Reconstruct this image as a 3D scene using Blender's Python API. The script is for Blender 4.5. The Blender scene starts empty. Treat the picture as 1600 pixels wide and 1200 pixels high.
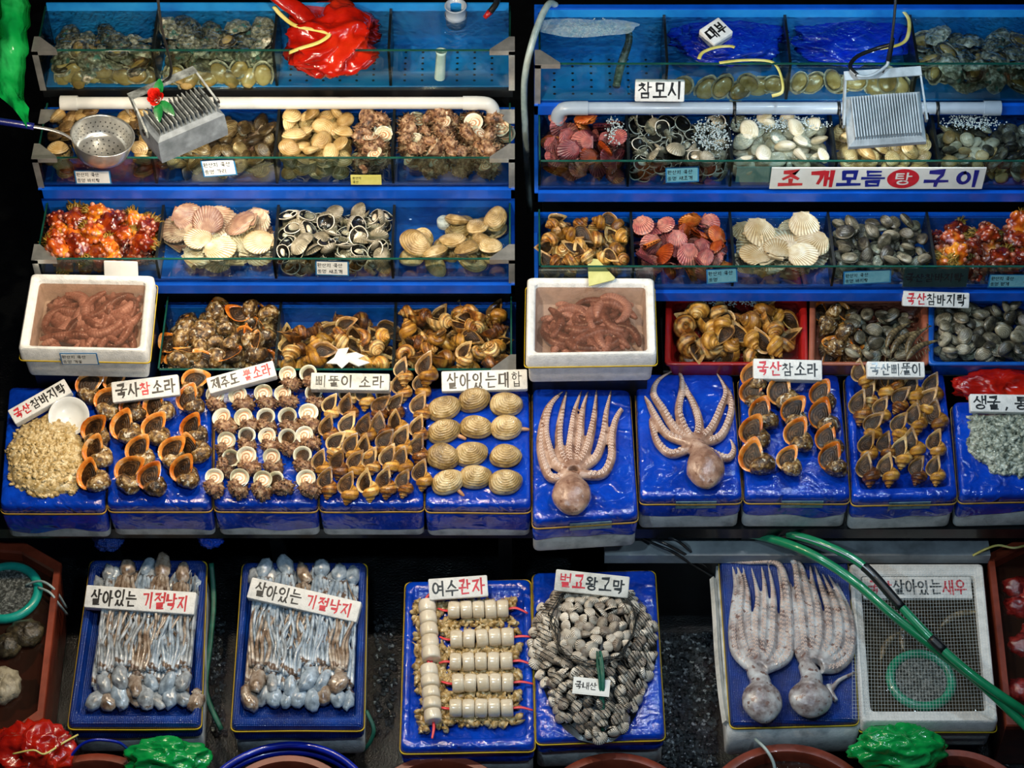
import bpy, math, random
from mathutils import Vector, Matrix, Euler, noise
C = bpy.context.scene.collection
SC = bpy.context.scene
R = math.radians
PI = math.pi
rng = random.Random(11)

# ---------------------------------------------------------------- camera, sky, lights, exposure
TH = R(51.0)            # the camera looks down from the upper floor of the market
DIST, FPX = 6.5, 3400.0
Z0 = 0.60
CAM = Vector((0, -DIST * math.cos(TH), Z0 + DIST * math.sin(TH)))
VD = Vector((0, math.cos(TH), -math.sin(TH)))
VU = Vector((0, math.sin(TH), math.cos(TH)))
cam_d = bpy.data.cameras.new('camera')
cam_d.sensor_width = 36
cam_d.lens = FPX / 1600 * 36
cam_d.clip_end = 60
cam = bpy.data.objects.new('camera', cam_d)
C.objects.link(cam)
cam.location = CAM
cam.rotation_euler = (PI / 2 - TH, 0, 0)
SC.camera = cam
SC.view_settings.view_transform = 'Standard'
SC.view_settings.look = 'None'
SC.view_settings.gamma = 1
SC.view_settings.use_curve_mapping = False
SC.view_settings.exposure = 0.0

w = bpy.data.worlds.new('market_hall')
SC.world = w
w.use_nodes = True
w.node_tree.nodes['Background'].inputs[0].default_value = (0.10, 0.16, 0.28, 1)
w.node_tree.nodes['Background'].inputs[1].default_value = 0.10


def lamp(name, loc, power, col, size=0.12, tgt=None, spread=None):
    d = bpy.data.lights.new(name, 'AREA' if tgt is not None else 'POINT')
    d.energy = power
    d.color = col
    if tgt is not None:
        d.shape = 'DISK'
        d.size = size
        if spread:
            d.spread = R(spread)
    else:
        d.shadow_soft_size = size
    o = bpy.data.objects.new(name, d)
    C.objects.link(o)
    o.location = loc
    if tgt is not None:
        o.rotation_euler = (Vector(tgt) - Vector(loc)).to_track_quat('-Z', 'Y').to_euler()
    return o


WARM, NEUT, COOL = (1.0, 0.80, 0.56), (0.95, 0.97, 1.0), (0.62, 0.84, 1.0)
# the bare bulbs and strip lamps hung over the stalls, above the picture
lamp('bulb_over_whelks', (-1.05, -0.30, 2.1), 14, WARM, 0.06, (-0.95, -0.05, 0.6))
lamp('bulb_over_clams', (-0.30, -0.30, 2.1), 13, WARM, 0.06, (-0.3, 0.0, 0.6))
lamp('bulb_over_tanks', (-0.75, 0.35, 2.3), 8.5, (1.0, 0.86, 0.66), 0.06, (-0.75, 0.5, 0.9))
lamp('bulb_over_octopus', (0.55, -0.30, 2.2), 7.0, NEUT, 0.06, (0.5, -0.1, 0.6))
lamp('strip_over_scallops', (0.95, 0.35, 2.4), 5.6, COOL, 0.08, (0.9, 0.5, 0.9))
lamp('strip_over_baskets', (1.35, -0.1, 2.3), 4.2, COOL, 0.08, (1.2, 0.1, 0.6))
lamp('strip_over_front', (-0.45, -1.45, 2.4), 12, COOL, 0.10, (-0.4, -0.7, 0.3))
lamp('strip_over_front_end', (0.9, -1.45, 2.4), 6.3, COOL, 0.10, (0.85, -0.7, 0.3))


def ray(px, py):
    return VD + Vector(((px - 800) / FPX, 0, 0)) - VU * ((py - 600) / FPX)


def at(px, py, z=0.6):
    """The point of the level z that the photograph shows at that pixel."""
    d = ray(px, py)
    return CAM + d * ((z - CAM.z) / d.z)


def aty(px, py, y):
    """The point of the upright plane y that the photograph shows at that pixel."""
    d = ray(px, py)
    return CAM + d * ((y - CAM.y) / d.y)


S = FPX / DIST          # pixels to a metre, about the same everywhere here

# ---------------------------------------------------------------- materials
MATS = {}


def nd(nt, typ, **kw):
    n = nt.nodes.new(typ)
    for k, v in kw.items():
        if k.startswith('i_'):
            n.inputs[k[2:].replace('_', ' ')].default_value = v
        else:
            setattr(n, k, v)
    return n


def c4(c):
    return (c[0], c[1], c[2], 1)


def hexc(h):
    f = lambda v: v / 12.92 if v <= .04045 else ((v + .055) / 1.055) ** 2.4
    return tuple(f(int(h[i:i + 2], 16) / 255) for i in (0, 2, 4))


def M(name, cols, scale=30, rough=.35, bump=.3, bscale=80, coat=.3, rnd=.0, band=None, rib=None, metal=0,
      trans=0, sss=0, wave=None, pos=None, detail=4, spec=.5, rndhue=0, patch=None, crease=0):
    """Procedural surface: a noise-driven ramp of colours in object space, growth bands, bumps, wet coat."""
    if name in MATS:
        return MATS[name]
    m = bpy.data.materials.new(name)
    MATS[name] = m
    m.use_nodes = True
    nt = m.node_tree
    b = nt.nodes['Principled BSDF']
    L = nt.links.new
    cols = [hexc(c) if isinstance(c, str) else c for c in cols]
    tc = nd(nt, 'ShaderNodeTexCoord')
    oi = nd(nt, 'ShaderNodeObjectInfo')
    co = nd(nt, 'ShaderNodeVectorMath', operation='ADD')
    sh = nd(nt, 'ShaderNodeVectorMath', operation='SCALE')
    L(oi.outputs['Random'], sh.inputs[0])
    sh.inputs['Scale'].default_value = 9.0 if rnd else 0
    L(tc.outputs['Object'], co.inputs[0])
    L(sh.outputs[0], co.inputs[1])
    no = nd(nt, 'ShaderNodeTexNoise', i_Scale=scale, i_Detail=detail, i_Roughness=.6)
    L(co.outputs[0], no.inputs['Vector'])
    rp = nd(nt, 'ShaderNodeValToRGB')
    e = rp.color_ramp.elements
    n = len(cols)
    while len(e) < n:
        e.new(.5)
    for i, c in enumerate(cols):
        e[i].position = pos[i] if pos else (.5 if n == 1 else .3 + .4 * i / (n - 1))
        e[i].color = c4(c)
    if n == 1:
        e[1].color = c4(cols[0])
    fac = no.outputs['Fac']
    if rndhue:
        ad = nd(nt, 'ShaderNodeMath', operation='MULTIPLY_ADD')
        L(oi.outputs['Random'], ad.inputs[0])
        ad.inputs[1].default_value = rndhue
        sb = nd(nt, 'ShaderNodeMath', operation='SUBTRACT')
        L(fac, sb.inputs[0])
        sb.inputs[1].default_value = rndhue / 2
        L(sb.outputs[0], ad.inputs[2])
        fac = ad.outputs[0]
    L(fac, rp.inputs[0])
    col = rp.outputs[0]
    hgt = None

    def sine(attr, freq, jit=0):
        a = nd(nt, 'ShaderNodeAttribute', attribute_name=attr)
        mu = nd(nt, 'ShaderNodeMath', operation='MULTIPLY')
        L(a.outputs['Fac'], mu.inputs[0])
        mu.inputs[1].default_value = freq
        src = mu.outputs[0]
        if jit:
            j = nd(nt, 'ShaderNodeMath', operation='MULTIPLY_ADD')
            L(no.outputs['Fac'], j.inputs[0])
            j.inputs[1].default_value = jit
            L(src, j.inputs[2])
            src = j.outputs[0]
        s = nd(nt, 'ShaderNodeMath', operation='SINE')
        L(src, s.inputs[0])
        r = nd(nt, 'ShaderNodeMapRange')
        L(s.outputs[0], r.inputs[0])
        r.inputs[1].default_value = -.4
        r.inputs[2].default_value = .9
        return r.outputs[0]

    for spec_ in (band, rib):
        if spec_:
            attr, freq, bc, amt = spec_[:4]
            sv = sine(attr, freq, spec_[4] if len(spec_) > 4 else 2)
            mu = nd(nt, 'ShaderNodeMath', operation='MULTIPLY')
            L(sv, mu.inputs[0])
            mu.inputs[1].default_value = amt
            mx = nd(nt, 'ShaderNodeMix', data_type='RGBA')
            L(mu.outputs[0], mx.inputs[0])
            L(col, mx.inputs[6])
            mx.inputs[7].default_value = c4(hexc(bc) if isinstance(bc, str) else bc)
            col = mx.outputs[2]
            hgt = sv
    if patch:
        pn = nd(nt, 'ShaderNodeTexNoise', i_Scale=patch[1], i_Detail=3)
        L(co.outputs[0], pn.inputs['Vector'])
        pr = nd(nt, 'ShaderNodeMapRange')
        L(pn.outputs['Fac'], pr.inputs[0])
        pr.inputs[1].default_value = patch[2]
        pr.inputs[2].default_value = patch[2] + .06
        mx = nd(nt, 'ShaderNodeMix', data_type='RGBA')
        L(pr.outputs[0], mx.inputs[0])
        L(col, mx.inputs[6])
        mx.inputs[7].default_value = c4(hexc(patch[0]))
        col = mx.outputs[2]
    if rnd:
        hs = nd(nt, 'ShaderNodeHueSaturation')
        r = nd(nt, 'ShaderNodeMapRange')
        L(oi.outputs['Random'], r.inputs[0])
        r.inputs[3].default_value = 1 - rnd
        r.inputs[4].default_value = 1 + rnd
        L(r.outputs[0], hs.inputs['Value'])
        L(col, hs.inputs['Color'])
        col = hs.outputs[0]
    L(col, b.inputs['Base Color'])
    b.inputs['Roughness'].default_value = rough
    b.inputs['Metallic'].default_value = metal
    b.inputs['Specular IOR Level'].default_value = spec
    b.inputs['Coat Weight'].default_value = coat
    b.inputs['Coat Roughness'].default_value = .07
    if sss:
        b.inputs['Subsurface Weight'].default_value = sss
        b.inputs['Subsurface Radius'].default_value = (.01, .007, .005)
        b.inputs['Subsurface Scale'].default_value = 1
    if bump:
        bn = nd(nt, 'ShaderNodeTexNoise', i_Scale=bscale, i_Detail=5, i_Roughness=.6)
        L(co.outputs[0], bn.inputs['Vector'])
        h = bn.outputs['Fac']
        if hgt is not None:
            ad = nd(nt, 'ShaderNodeMath', operation='MULTIPLY_ADD')
            L(hgt, ad.inputs[0])
            ad.inputs[1].default_value = -.35
            L(h, ad.inputs[2])
            h = ad.outputs[0]
        if crease:
            cn = nd(nt, 'ShaderNodeTexNoise', i_Scale=crease[0], i_Detail=4, i_Distortion=1.2)
            cn.noise_type = 'RIDGED_MULTIFRACTAL'
            L(co.outputs[0], cn.inputs['Vector'])
            ad = nd(nt, 'ShaderNodeMath', operation='MULTIPLY_ADD')
            L(cn.outputs['Fac'], ad.inputs[0])
            ad.inputs[1].default_value = crease[1]
            L(h, ad.inputs[2])
            h = ad.outputs[0]
        if wave:
            for ax in wave[1]:
                wv = nd(nt, 'ShaderNodeTexWave', i_Scale=wave[0], bands_direction=ax)
                L(tc.outputs['Object'], wv.inputs['Vector'])
                ad = nd(nt, 'ShaderNodeMath', operation='MULTIPLY_ADD')
                L(wv.outputs['Fac'], ad.inputs[0])
                ad.inputs[1].default_value = wave[2]
                L(h, ad.inputs[2])
                h = ad.outputs[0]
        bp = nd(nt, 'ShaderNodeBump', i_Strength=bump, i_Distance=.004)
        L(h, bp.inputs['Height'])
        L(bp.outputs[0], b.inputs['Normal'])
        L(bp.outputs[0], b.inputs['Coat Normal'])
    if trans:
        tr = nd(nt, 'ShaderNodeBsdfTransparent')
        tr.inputs[0].default_value = c4(tuple(.4 + .6 * x for x in cols[0]))
        ms = nd(nt, 'ShaderNodeMixShader')
        ms.inputs[0].default_value = trans
        L(b.outputs[0], ms.inputs[1])
        L(tr.outputs[0], ms.inputs[2])
        L(ms.outputs[0], nt.nodes['Material Output'].inputs[0])
    return m


def clear(name, tint, ior, rough, bump=0, bscale=20, veil=None):
    """Glass or water: lets light through with a tint, mirrors at a slant; water may carry a milky veil."""
    if name in MATS:
        return MATS[name]
    m = bpy.data.materials.new(name)
    MATS[name] = m
    m.use_nodes = True
    nt = m.node_tree
    L = nt.links.new
    nt.nodes.remove(nt.nodes['Principled BSDF'])
    tr = nd(nt, 'ShaderNodeBsdfTransparent')
    tr.inputs[0].default_value = c4(tint)
    gl = nd(nt, 'ShaderNodeBsdfGlossy')
    gl.inputs['Roughness'].default_value = rough
    fr = nd(nt, 'ShaderNodeFresnel', i_IOR=ior)
    ms = nd(nt, 'ShaderNodeMixShader')
    L(fr.outputs[0], ms.inputs[0])
    L(gl.outputs[0], ms.inputs[2])
    first = tr.outputs[0]
    if veil:
        df = nd(nt, 'ShaderNodeBsdfDiffuse')
        df.inputs[0].default_value = c4(veil[0])
        m2 = nd(nt, 'ShaderNodeMixShader')
        m2.inputs[0].default_value = veil[1]
        L(tr.outputs[0], m2.inputs[1])
        L(df.outputs[0], m2.inputs[2])
        first = m2.outputs[0]
    L(first, ms.inputs[1])
    L(ms.outputs[0], nt.nodes['Material Output'].inputs[0])
    if bump:
        tc = nd(nt, 'ShaderNodeTexCoord')
        n = nd(nt, 'ShaderNodeTexNoise', i_Scale=bscale, i_Detail=3, i_Distortion=1.0)
        L(tc.outputs['Object'], n.inputs['Vector'])
        bp = nd(nt, 'ShaderNodeBump', i_Strength=bump, i_Distance=.02)
        L(n.outputs['Fac'], bp.inputs['Height'])
        L(bp.outputs[0], gl.inputs['Normal'])
        L(bp.outputs[0], fr.inputs['Normal'])
    return m


# ---------------------------------------------------------------- mesh building
def sm(a, b, x):
    t = min(1, max(0, (x - a) / (b - a)))
    return t * t * (3 - 2 * t)


class G:
    """Collects shapes; .build() links them as one mesh object."""

    def __init__(s):
        s.v, s.f, s.m, s.g, s.a = [], [], [], [], []

    def add(s, v, f, m=0, g=None, a=None):
        o = len(s.v)
        s.v += [tuple(p) for p in v]
        s.f += [tuple(i + o for i in q) for q in f]
        s.m += m if isinstance(m, list) else [m] * len(f)
        s.g += g or [0] * len(v)
        s.a += a or [0] * len(v)
        return s

    def grid(s, rows, m=0, wrap=True, cap0=False, cap1=False, g=None, a=None):
        """rows: equally long lists of points, joined by quads."""
        n = len(rows[0])
        v = [p for r in rows for p in r]
        f = []
        for i in range(len(rows) - 1):
            for j in range(n if wrap else n - 1):
                k = (j + 1) % n
                f.append((i * n + j, i * n + k, (i + 1) * n + k, (i + 1) * n + j))
        mm = m if isinstance(m, list) else [m] * len(f)
        if cap0:
            f.append(tuple(reversed(range(n))))
            mm = mm + [mm[0]]
        if cap1:
            f.append(tuple(range((len(rows) - 1) * n, len(rows) * n)))
            mm = mm + [mm[-2] if cap0 else mm[-1]]
        return s.add(v, f, mm, g, a)

    def box(s, lo, hi, m=0):
        x0, y0, z0 = lo
        x1, y1, z1 = hi
        return s.add([(x0, y0, z0), (x1, y0, z0), (x1, y1, z0), (x0, y1, z0), (x0, y0, z1), (x1, y0, z1), (x1, y1, z1), (x0, y1, z1)],
                     [(3, 2, 1, 0), (4, 5, 6, 7), (0, 1, 5, 4), (1, 2, 6, 5), (2, 3, 7, 6), (3, 0, 4, 7)], m)

    def tube(s, pts, rad, n=8, m=0, cap=True, flat=1, up=None, smooth=1):
        pts = [Vector(p) for p in pts]
        if smooth > 1:
            pts, rad = spline(pts, rad, smooth)
        N = len(pts)
        rad = rad if isinstance(rad, (list, tuple)) else [rad] * N
        t0 = (pts[1] - pts[0]).normalized()
        ref = Vector(up) if up else (Vector((0, 0, 1)) if abs(t0.z) < .9 else Vector((0, 1, 0)))
        rows = []
        for i in range(N):
            t = (pts[min(N - 1, i + 1)] - pts[max(0, i - 1)]).normalized()
            ref = (ref - t * ref.dot(t)).normalized()
            bi = t.cross(ref)
            rows.append([pts[i] + (bi * math.cos(2 * PI * j / n) + ref * math.sin(2 * PI * j / n) * flat) * rad[i] for j in range(n)])
        gg = [i / (N - 1) for i in range(N) for _ in range(n)]
        aa = [j / n for _ in range(N) for j in range(n)]
        return s.grid(rows, m, True, cap, cap, gg, aa)

    def lathe(s, prof, n=24, m=0, c=(0, 0, 0), cap0=False, cap1=False):
        rows = [[(c[0] + r * math.cos(2 * PI * j / n), c[1] + r * math.sin(2 * PI * j / n), c[2] + z) for j in range(n)] for r, z in prof]
        return s.grid(rows, m, True, cap0, cap1)

    def blob(s, c, r, nu=14, nv=10, m=0, disp=None, rot=None, cut=None):
        """Ellipsoid, displaced along its rays by disp(unit vector)."""
        c = Vector(c)
        rows = []
        for i in range(nv + 1):
            th = PI * (i + .02) / (nv + .04)
            row = []
            for j in range(nu):
                ph = 2 * PI * j / nu
                u = Vector((math.sin(th) * math.cos(ph), math.sin(th) * math.sin(ph), -math.cos(th)))
                k = 1 + (disp(u) if disp else 0)
                p = Vector((u.x * r[0], u.y * r[1], u.z * r[2])) * k
                if cut is not None:
                    p.z = max(p.z, cut)
                if rot:
                    p = rot @ p
                row.append(c + p)
            rows.append(row)
        gg = [i / nv for i in range(nv + 1) for _ in range(nu)]
        return s.grid(rows, m, True, True, True, gg)

    def mesh(s, name, mats, smooth=True):
        me = bpy.data.meshes.new(name)
        me.from_pydata(s.v, [], s.f)
        for mt in mats if isinstance(mats, (list, tuple)) else [mats]:
            me.materials.append(mt)
        me.polygons.foreach_set('material_index', s.m)
        me.polygons.foreach_set('use_smooth', [smooth] * len(s.f))
        for nm, vals in (('g', s.g), ('a', s.a)):
            at_ = me.attributes.new(nm, 'FLOAT', 'POINT')
            at_.data.foreach_set('value', vals)
        me.update()
        return me

    def build(s, name, mats, parent=None, loc=(0, 0, 0), rot=(0, 0, 0), smooth=True, sharp=None):
        me = s.mesh(name, mats, smooth)
        if sharp:
            try:
                me.set_sharp_from_angle(angle=R(sharp))
            except Exception:
                pass
        o = bpy.data.objects.new(name, me)
        C.objects.link(o)
        o.location = loc
        o.rotation_euler = rot
        o.parent = parent
        return o


def spline(pts, rad, k):
    """Catmull-Rom through pts, k pieces to a span; radii follow."""
    N = len(pts)
    rad = rad if isinstance(rad, (list, tuple)) else [rad] * N
    if len(rad) != N:
        rad = [rad[0] + (rad[-1] - rad[0]) * i / (N - 1) for i in range(N)]
    P, Q = [], []
    for i in range(N - 1):
        a, b, c, d = pts[max(0, i - 1)], pts[i], pts[i + 1], pts[min(N - 1, i + 2)]
        for j in range(k):
            t = j / k
            P.append(.5 * ((2 * b) + (c - a) * t + (2 * a - 5 * b + 4 * c - d) * t * t + (3 * b - a - 3 * c + d) * t ** 3))
            Q.append(rad[i] + (rad[i + 1] - rad[i]) * t)
    P.append(pts[-1])
    Q.append(rad[-1])
    return P, Q


def nz(p, f=1.0, s=0.0):
    return noise.noise(Vector(p) * f + Vector((s, s * 1.7, s * .3)))


def tag(o, label, cat, group=None, kind=None):
    if label:
        o['label'] = label
    if cat:
        o['category'] = cat
    if group:
        o['group'] = group
    if kind:
        o['kind'] = kind
    return o


def thing(name, label, cat, loc=(0, 0, 0), rot=(0, 0, 0), group=None):
    o = bpy.data.objects.new(name, None)
    C.objects.link(o)
    o.empty_display_size = .05
    o.location = loc
    o.rotation_euler = rot
    return tag(o, label, cat, group)


def struct(name, g, mats, **kw):
    o = g.build(name, mats, **kw)
    o['kind'] = 'structure'
    return o


def put(proto, loc, rot=(0, 0, 0), sc=1.0, label=None, group=None):
    """One more individual of a prototype {name, cat, parts: [(part name, mesh, label)]}."""
    rot = rot if isinstance(rot, Matrix) else Euler(rot).to_matrix()
    sv = (sc, sc, sc) if isinstance(sc, (int, float)) else sc
    mw = Matrix.Translation(Vector(loc)) @ rot.to_4x4() @ Matrix.Diagonal((*sv, 1))
    ps = proto['parts']
    if len(ps) == 1:
        o = bpy.data.objects.new(proto['name'], ps[0][1])
        C.objects.link(o)
    else:
        o = bpy.data.objects.new(proto['name'], None)
        C.objects.link(o)
        o.empty_display_size = .03
        for nm, me, lb in ps:
            c = bpy.data.objects.new(nm, me)
            C.objects.link(c)
            c.parent = o
            if lb:
                c['label'] = lb
    o.matrix_world = mw
    return tag(o, label, proto['cat'], group)


def proto(name, cat, *parts):
    return {'name': name, 'cat': cat, 'parts': [(p + (None,))[:3] for p in parts]}


def heap(x0, x1, y0, y1, zf, protos, r, q, n, label, group, tilt=.5, scv=.15, zmax=9, base=(0, 0, 0), ok=None, stay=None, tries=14, sq=.76, mul=1.0):
    """Drop n individuals one after another where they come to lie lowest."""
    got = []
    for i in range(n):
        s = 1 + rng.uniform(-scv, scv)
        ri = r * s
        best = None
        for _ in range(tries):
            x, y = rng.uniform(x0 + ri * .8, x1 - ri * .8), rng.uniform(y0 + ri * .8, y1 - ri * .8)
            if ok and not ok(x, y):
                continue
            z = zf + ri * q
            for (a, b, c, rr) in got:
                d2 = (a - x) ** 2 + (b - y) ** 2
                lim = (ri + rr) * sq
                if d2 < lim * lim:
                    z = max(z, c + q * math.sqrt(lim * lim - d2))
            if best is None or z < best[2]:
                best = (x, y, z, ri)
        if best is None or best[2] > zmax:
            continue
        got.append(best)
        rot = Euler((base[0] + rng.gauss(0, tilt), base[1] + rng.gauss(0, tilt), base[2] + rng.uniform(-PI, PI)), 'XYZ').to_matrix()
        # yaw first, then lean
        rot = Euler((base[0] + rng.gauss(0, tilt), base[1] + rng.gauss(0, tilt), 0)).to_matrix() @ Euler((0, 0, rng.uniform(-PI, PI))).to_matrix()
        put(rng.choice(protos), best[:3], rot, s * mul, label, group)
    return got
# ---------------------------------------------------------------- shell shapes
def valve_rows(w, h, d, nt=9, na=22, umbo=(.1, .62), skew=.15, ribs=0, ramp=0, rough=0, seed=0, pw=2.3, power=2.2):
    """Rows from the umbo to the margin of one clam valve in the x-y plane, bulging to +z."""
    rows, gg, aa = [], [], []
    for i in range(nt + 1):
        t = i / nt
        t = t ** .8
        row = []
        for j in range(na):
            th = 2 * PI * j / na
            c, s_ = math.cos(th), math.sin(th)
            k = (abs(c) ** pw + abs(s_) ** pw) ** (-1 / pw)
            ox, oy = c * k * w * (1 + skew * s_ * (1 if c > 0 else -.4)), s_ * k * h * (1 - .12 * c * skew * 4)
            ux, uy = umbo[0] * w, umbo[1] * h
            x, y = ux + (ox - ux) * t, uy + (oy - uy) * t
            z = d * max(0, 1 - t ** power) ** .62
            if ribs:
                z += ramp * d * math.cos(ribs * th) * t * (1.05 - t * .4) * (1 if t < .999 else .6)
                kk = 1 + .012 * math.cos(ribs * th) * t
                x, y = x * kk, y * kk
            if rough:
                q = nz((x / w, y / w, z / w), 3.2, seed) * rough
                z += q * d * (t if t > .9 else 1)
                x *= 1 + q * .12 * t
                y *= 1 + q * .12 * t
            row.append((x, y, z))
        rows.append(row)
        gg += [t] * na
        aa += [j / na for j in range(na)]
    return rows, gg, aa


def rotx(rows, ang, py):
    c, s_ = math.cos(ang), math.sin(ang)
    return [[(x, py + (y - py) * c - z * s_, (y - py) * s_ + z * c) for x, y, z in r] for r in rows]


def clam_mesh(name, mats, w, h, d, gape=0, inner=None, **kw):
    """Both valves of a bivalve hinged at the umbo; with a gape the hollow inside shows."""
    g = G()
    rows, gg, aa = valve_rows(w, h, d, **kw)
    up = rotx(rows, -gape / 2, h * .8)
    lo = [[(x, y, -z) for x, y, z in r] for r in up]
    g.grid(up, 0, g=gg, a=aa)
    g.grid([list(reversed(r)) for r in lo], 0, g=gg, a=aa)
    if inner is not None:
        for s_ in (1, -1):
            inn = rotx([[(x * .93, y * .93 + .02 * h, z * .8) for x, y, z in r] for r in rows], -gape / 2, h * .8)
            inn[-1] = up[-1]
            inn = [[(x, y, z * s_) for x, y, z in r] for r in inn]
            g.grid([list(reversed(r)) for r in inn] if s_ > 0 else inn, inner)
    return g.mesh(name, mats)


def cup_mesh(name, mats, w, h, d, flesh=True, seed=0, **kw):
    """A gaping cockle: one valve lying like a cup, dark hollow, pale rim, a white foot in it, the other valve tipped up behind."""
    g = G()
    rows, gg, aa = valve_rows(w, h, d, **kw)
    for tip in (0, 1):
        out = [[(x, y, -z) for x, y, z in r] for r in rows]
        inn = [[(x * .90, y * .90 + .02 * h, -z * .86 + .0006) for x, y, z in r] for r in rows]
        rim = [[(x * .93, y * .93 + .015 * h, .0012) for x, y, z in rows[-1]]]
        if tip:
            ang = R(62)
            out, inn, rim = [rotx(q, ang, h * .8) for q in (out, inn, rim)]
        n = len(rows[0])
        g.grid([list(reversed(r)) for r in out], 0, g=gg, a=aa)
        g.grid([out[-1], rim[0], inn[-1]], 1)
        g.grid([inn[-1]] + list(reversed(inn[:-1])), 2)
    if flesh:
        g.blob((0, 0, -d * .25), (w * .55, h * .35, d * .45), 10, 7, 3, lambda u: .25 * nz(u, 2, seed))
    return g.mesh(name, mats)


def scallop_mesh(name, mats, r, d=.16, ribs=22, flat=.5, seed=0):
    g = G()
    na, nt = ribs * 4, 9
    for side in (1, -1):
        rows, gg, aa = [], [], []
        for i in range(nt + 1):
            t = (i / nt) ** .85
            row = []
            for j in range(na + 1):
                f = j / na
                th = R(-42) + R(264) * f
                rad = r * (1 - .10 * abs(2 * f - 1) ** 3) * 1.0
                ox, oy = math.cos(th) * rad, math.sin(th) * rad
                ux, uy = 0, -r * .88
                x, y = ux + (ox - ux) * t, uy + (oy - uy) * t
                rb = math.cos(2 * PI * ribs * f)
                z = r * d * (1 if side > 0 else flat) * max(0, 1 - (t * .985) ** 2.1) ** .55 + .022 * r * rb * t + .006 * r * nz((x / r, y / r, seed), 3)
                k = 1 + .02 * rb * t
                row.append((x * k, y * k, z * side))
            rows.append(row if side > 0 else list(reversed(row)))
            gg += [t] * (na + 1)
            aa += [j / na for j in range(na + 1)]
        g.grid(rows, 0 if side > 0 else 1, wrap=False, g=gg, a=aa)
        # the two ears beside the hinge
        ear = [[(sx * r * .52, -r * .90, .004 * side), (sx * r * .47, -r * .60, .006 * side)] for sx in (-1, 0, 1)]
        ear[1] = [(0, -r * .93, r * .05 * side), (0, -r * .55, r * .12 * side)]
        g.grid(ear if side < 0 else list(reversed(ear)), 0 if side > 0 else 1, wrap=False)
    return g.mesh(name, mats)


def abalone_mesh(name, mats, foot=False, seed=0, r=.036):
    """Ear shell: crusty back up, or turned over with its orange foot up."""
    g = G()
    rows, gg, aa = valve_rows(r * 1.25, r * .92, r * .5, 10, 26, umbo=(.45, .3), skew=.1, rough=.42, seed=seed, pw=2.1)
    sgn = -1 if foot else 1
    g.grid([r_ if sgn > 0 else list(reversed(r_)) for r_ in [[(x, y, z * sgn) for x, y, z in q] for q in rows]], 0, g=gg, a=aa)
    edge = [(x, y, z * sgn) for x, y, z in rows[-1]]
    ins = [(x * .88, y * .88, 0.001) for x, y, z in edge]
    ins2 = [(x * .80, y * .80, -.006 * (1 if foot else -1)) for x, y, z in edge]
    q = [edge, ins, ins2] if foot else [edge, [(x * .8, y * .8, .001) for x, y, z in edge]]
    g.grid([list(reversed(k)) if not foot else k for k in q], 1, cap1=True)
    if foot:
        g.blob((0, 0, .001), (r * 1.02, r * .72, r * .26), 22, 8, 3, lambda u: .10 * math.sin(11 * math.atan2(u.y, u.x)) * (1 - abs(u.z)) + .1 * nz(u, 3, seed))
        g.blob((0, 0, r * .16), (r * (.78 if seed < 7 else 1.0), r * (.46 if seed < 7 else .72), r * .26), 18, 8, 2, lambda u: .1 * nz(u, 2, seed))
    else:
        for k in range(5):
            f = k / 4
            g.blob((r * (.8 - 1.3 * f), r * (.50 + .14 * math.sin(PI * f)), r * (.2 + .1 * math.sin(PI * f))), (r * .07, r * .07, r * .07), 6, 4, 0)
    return g.mesh(name, mats)


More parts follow.
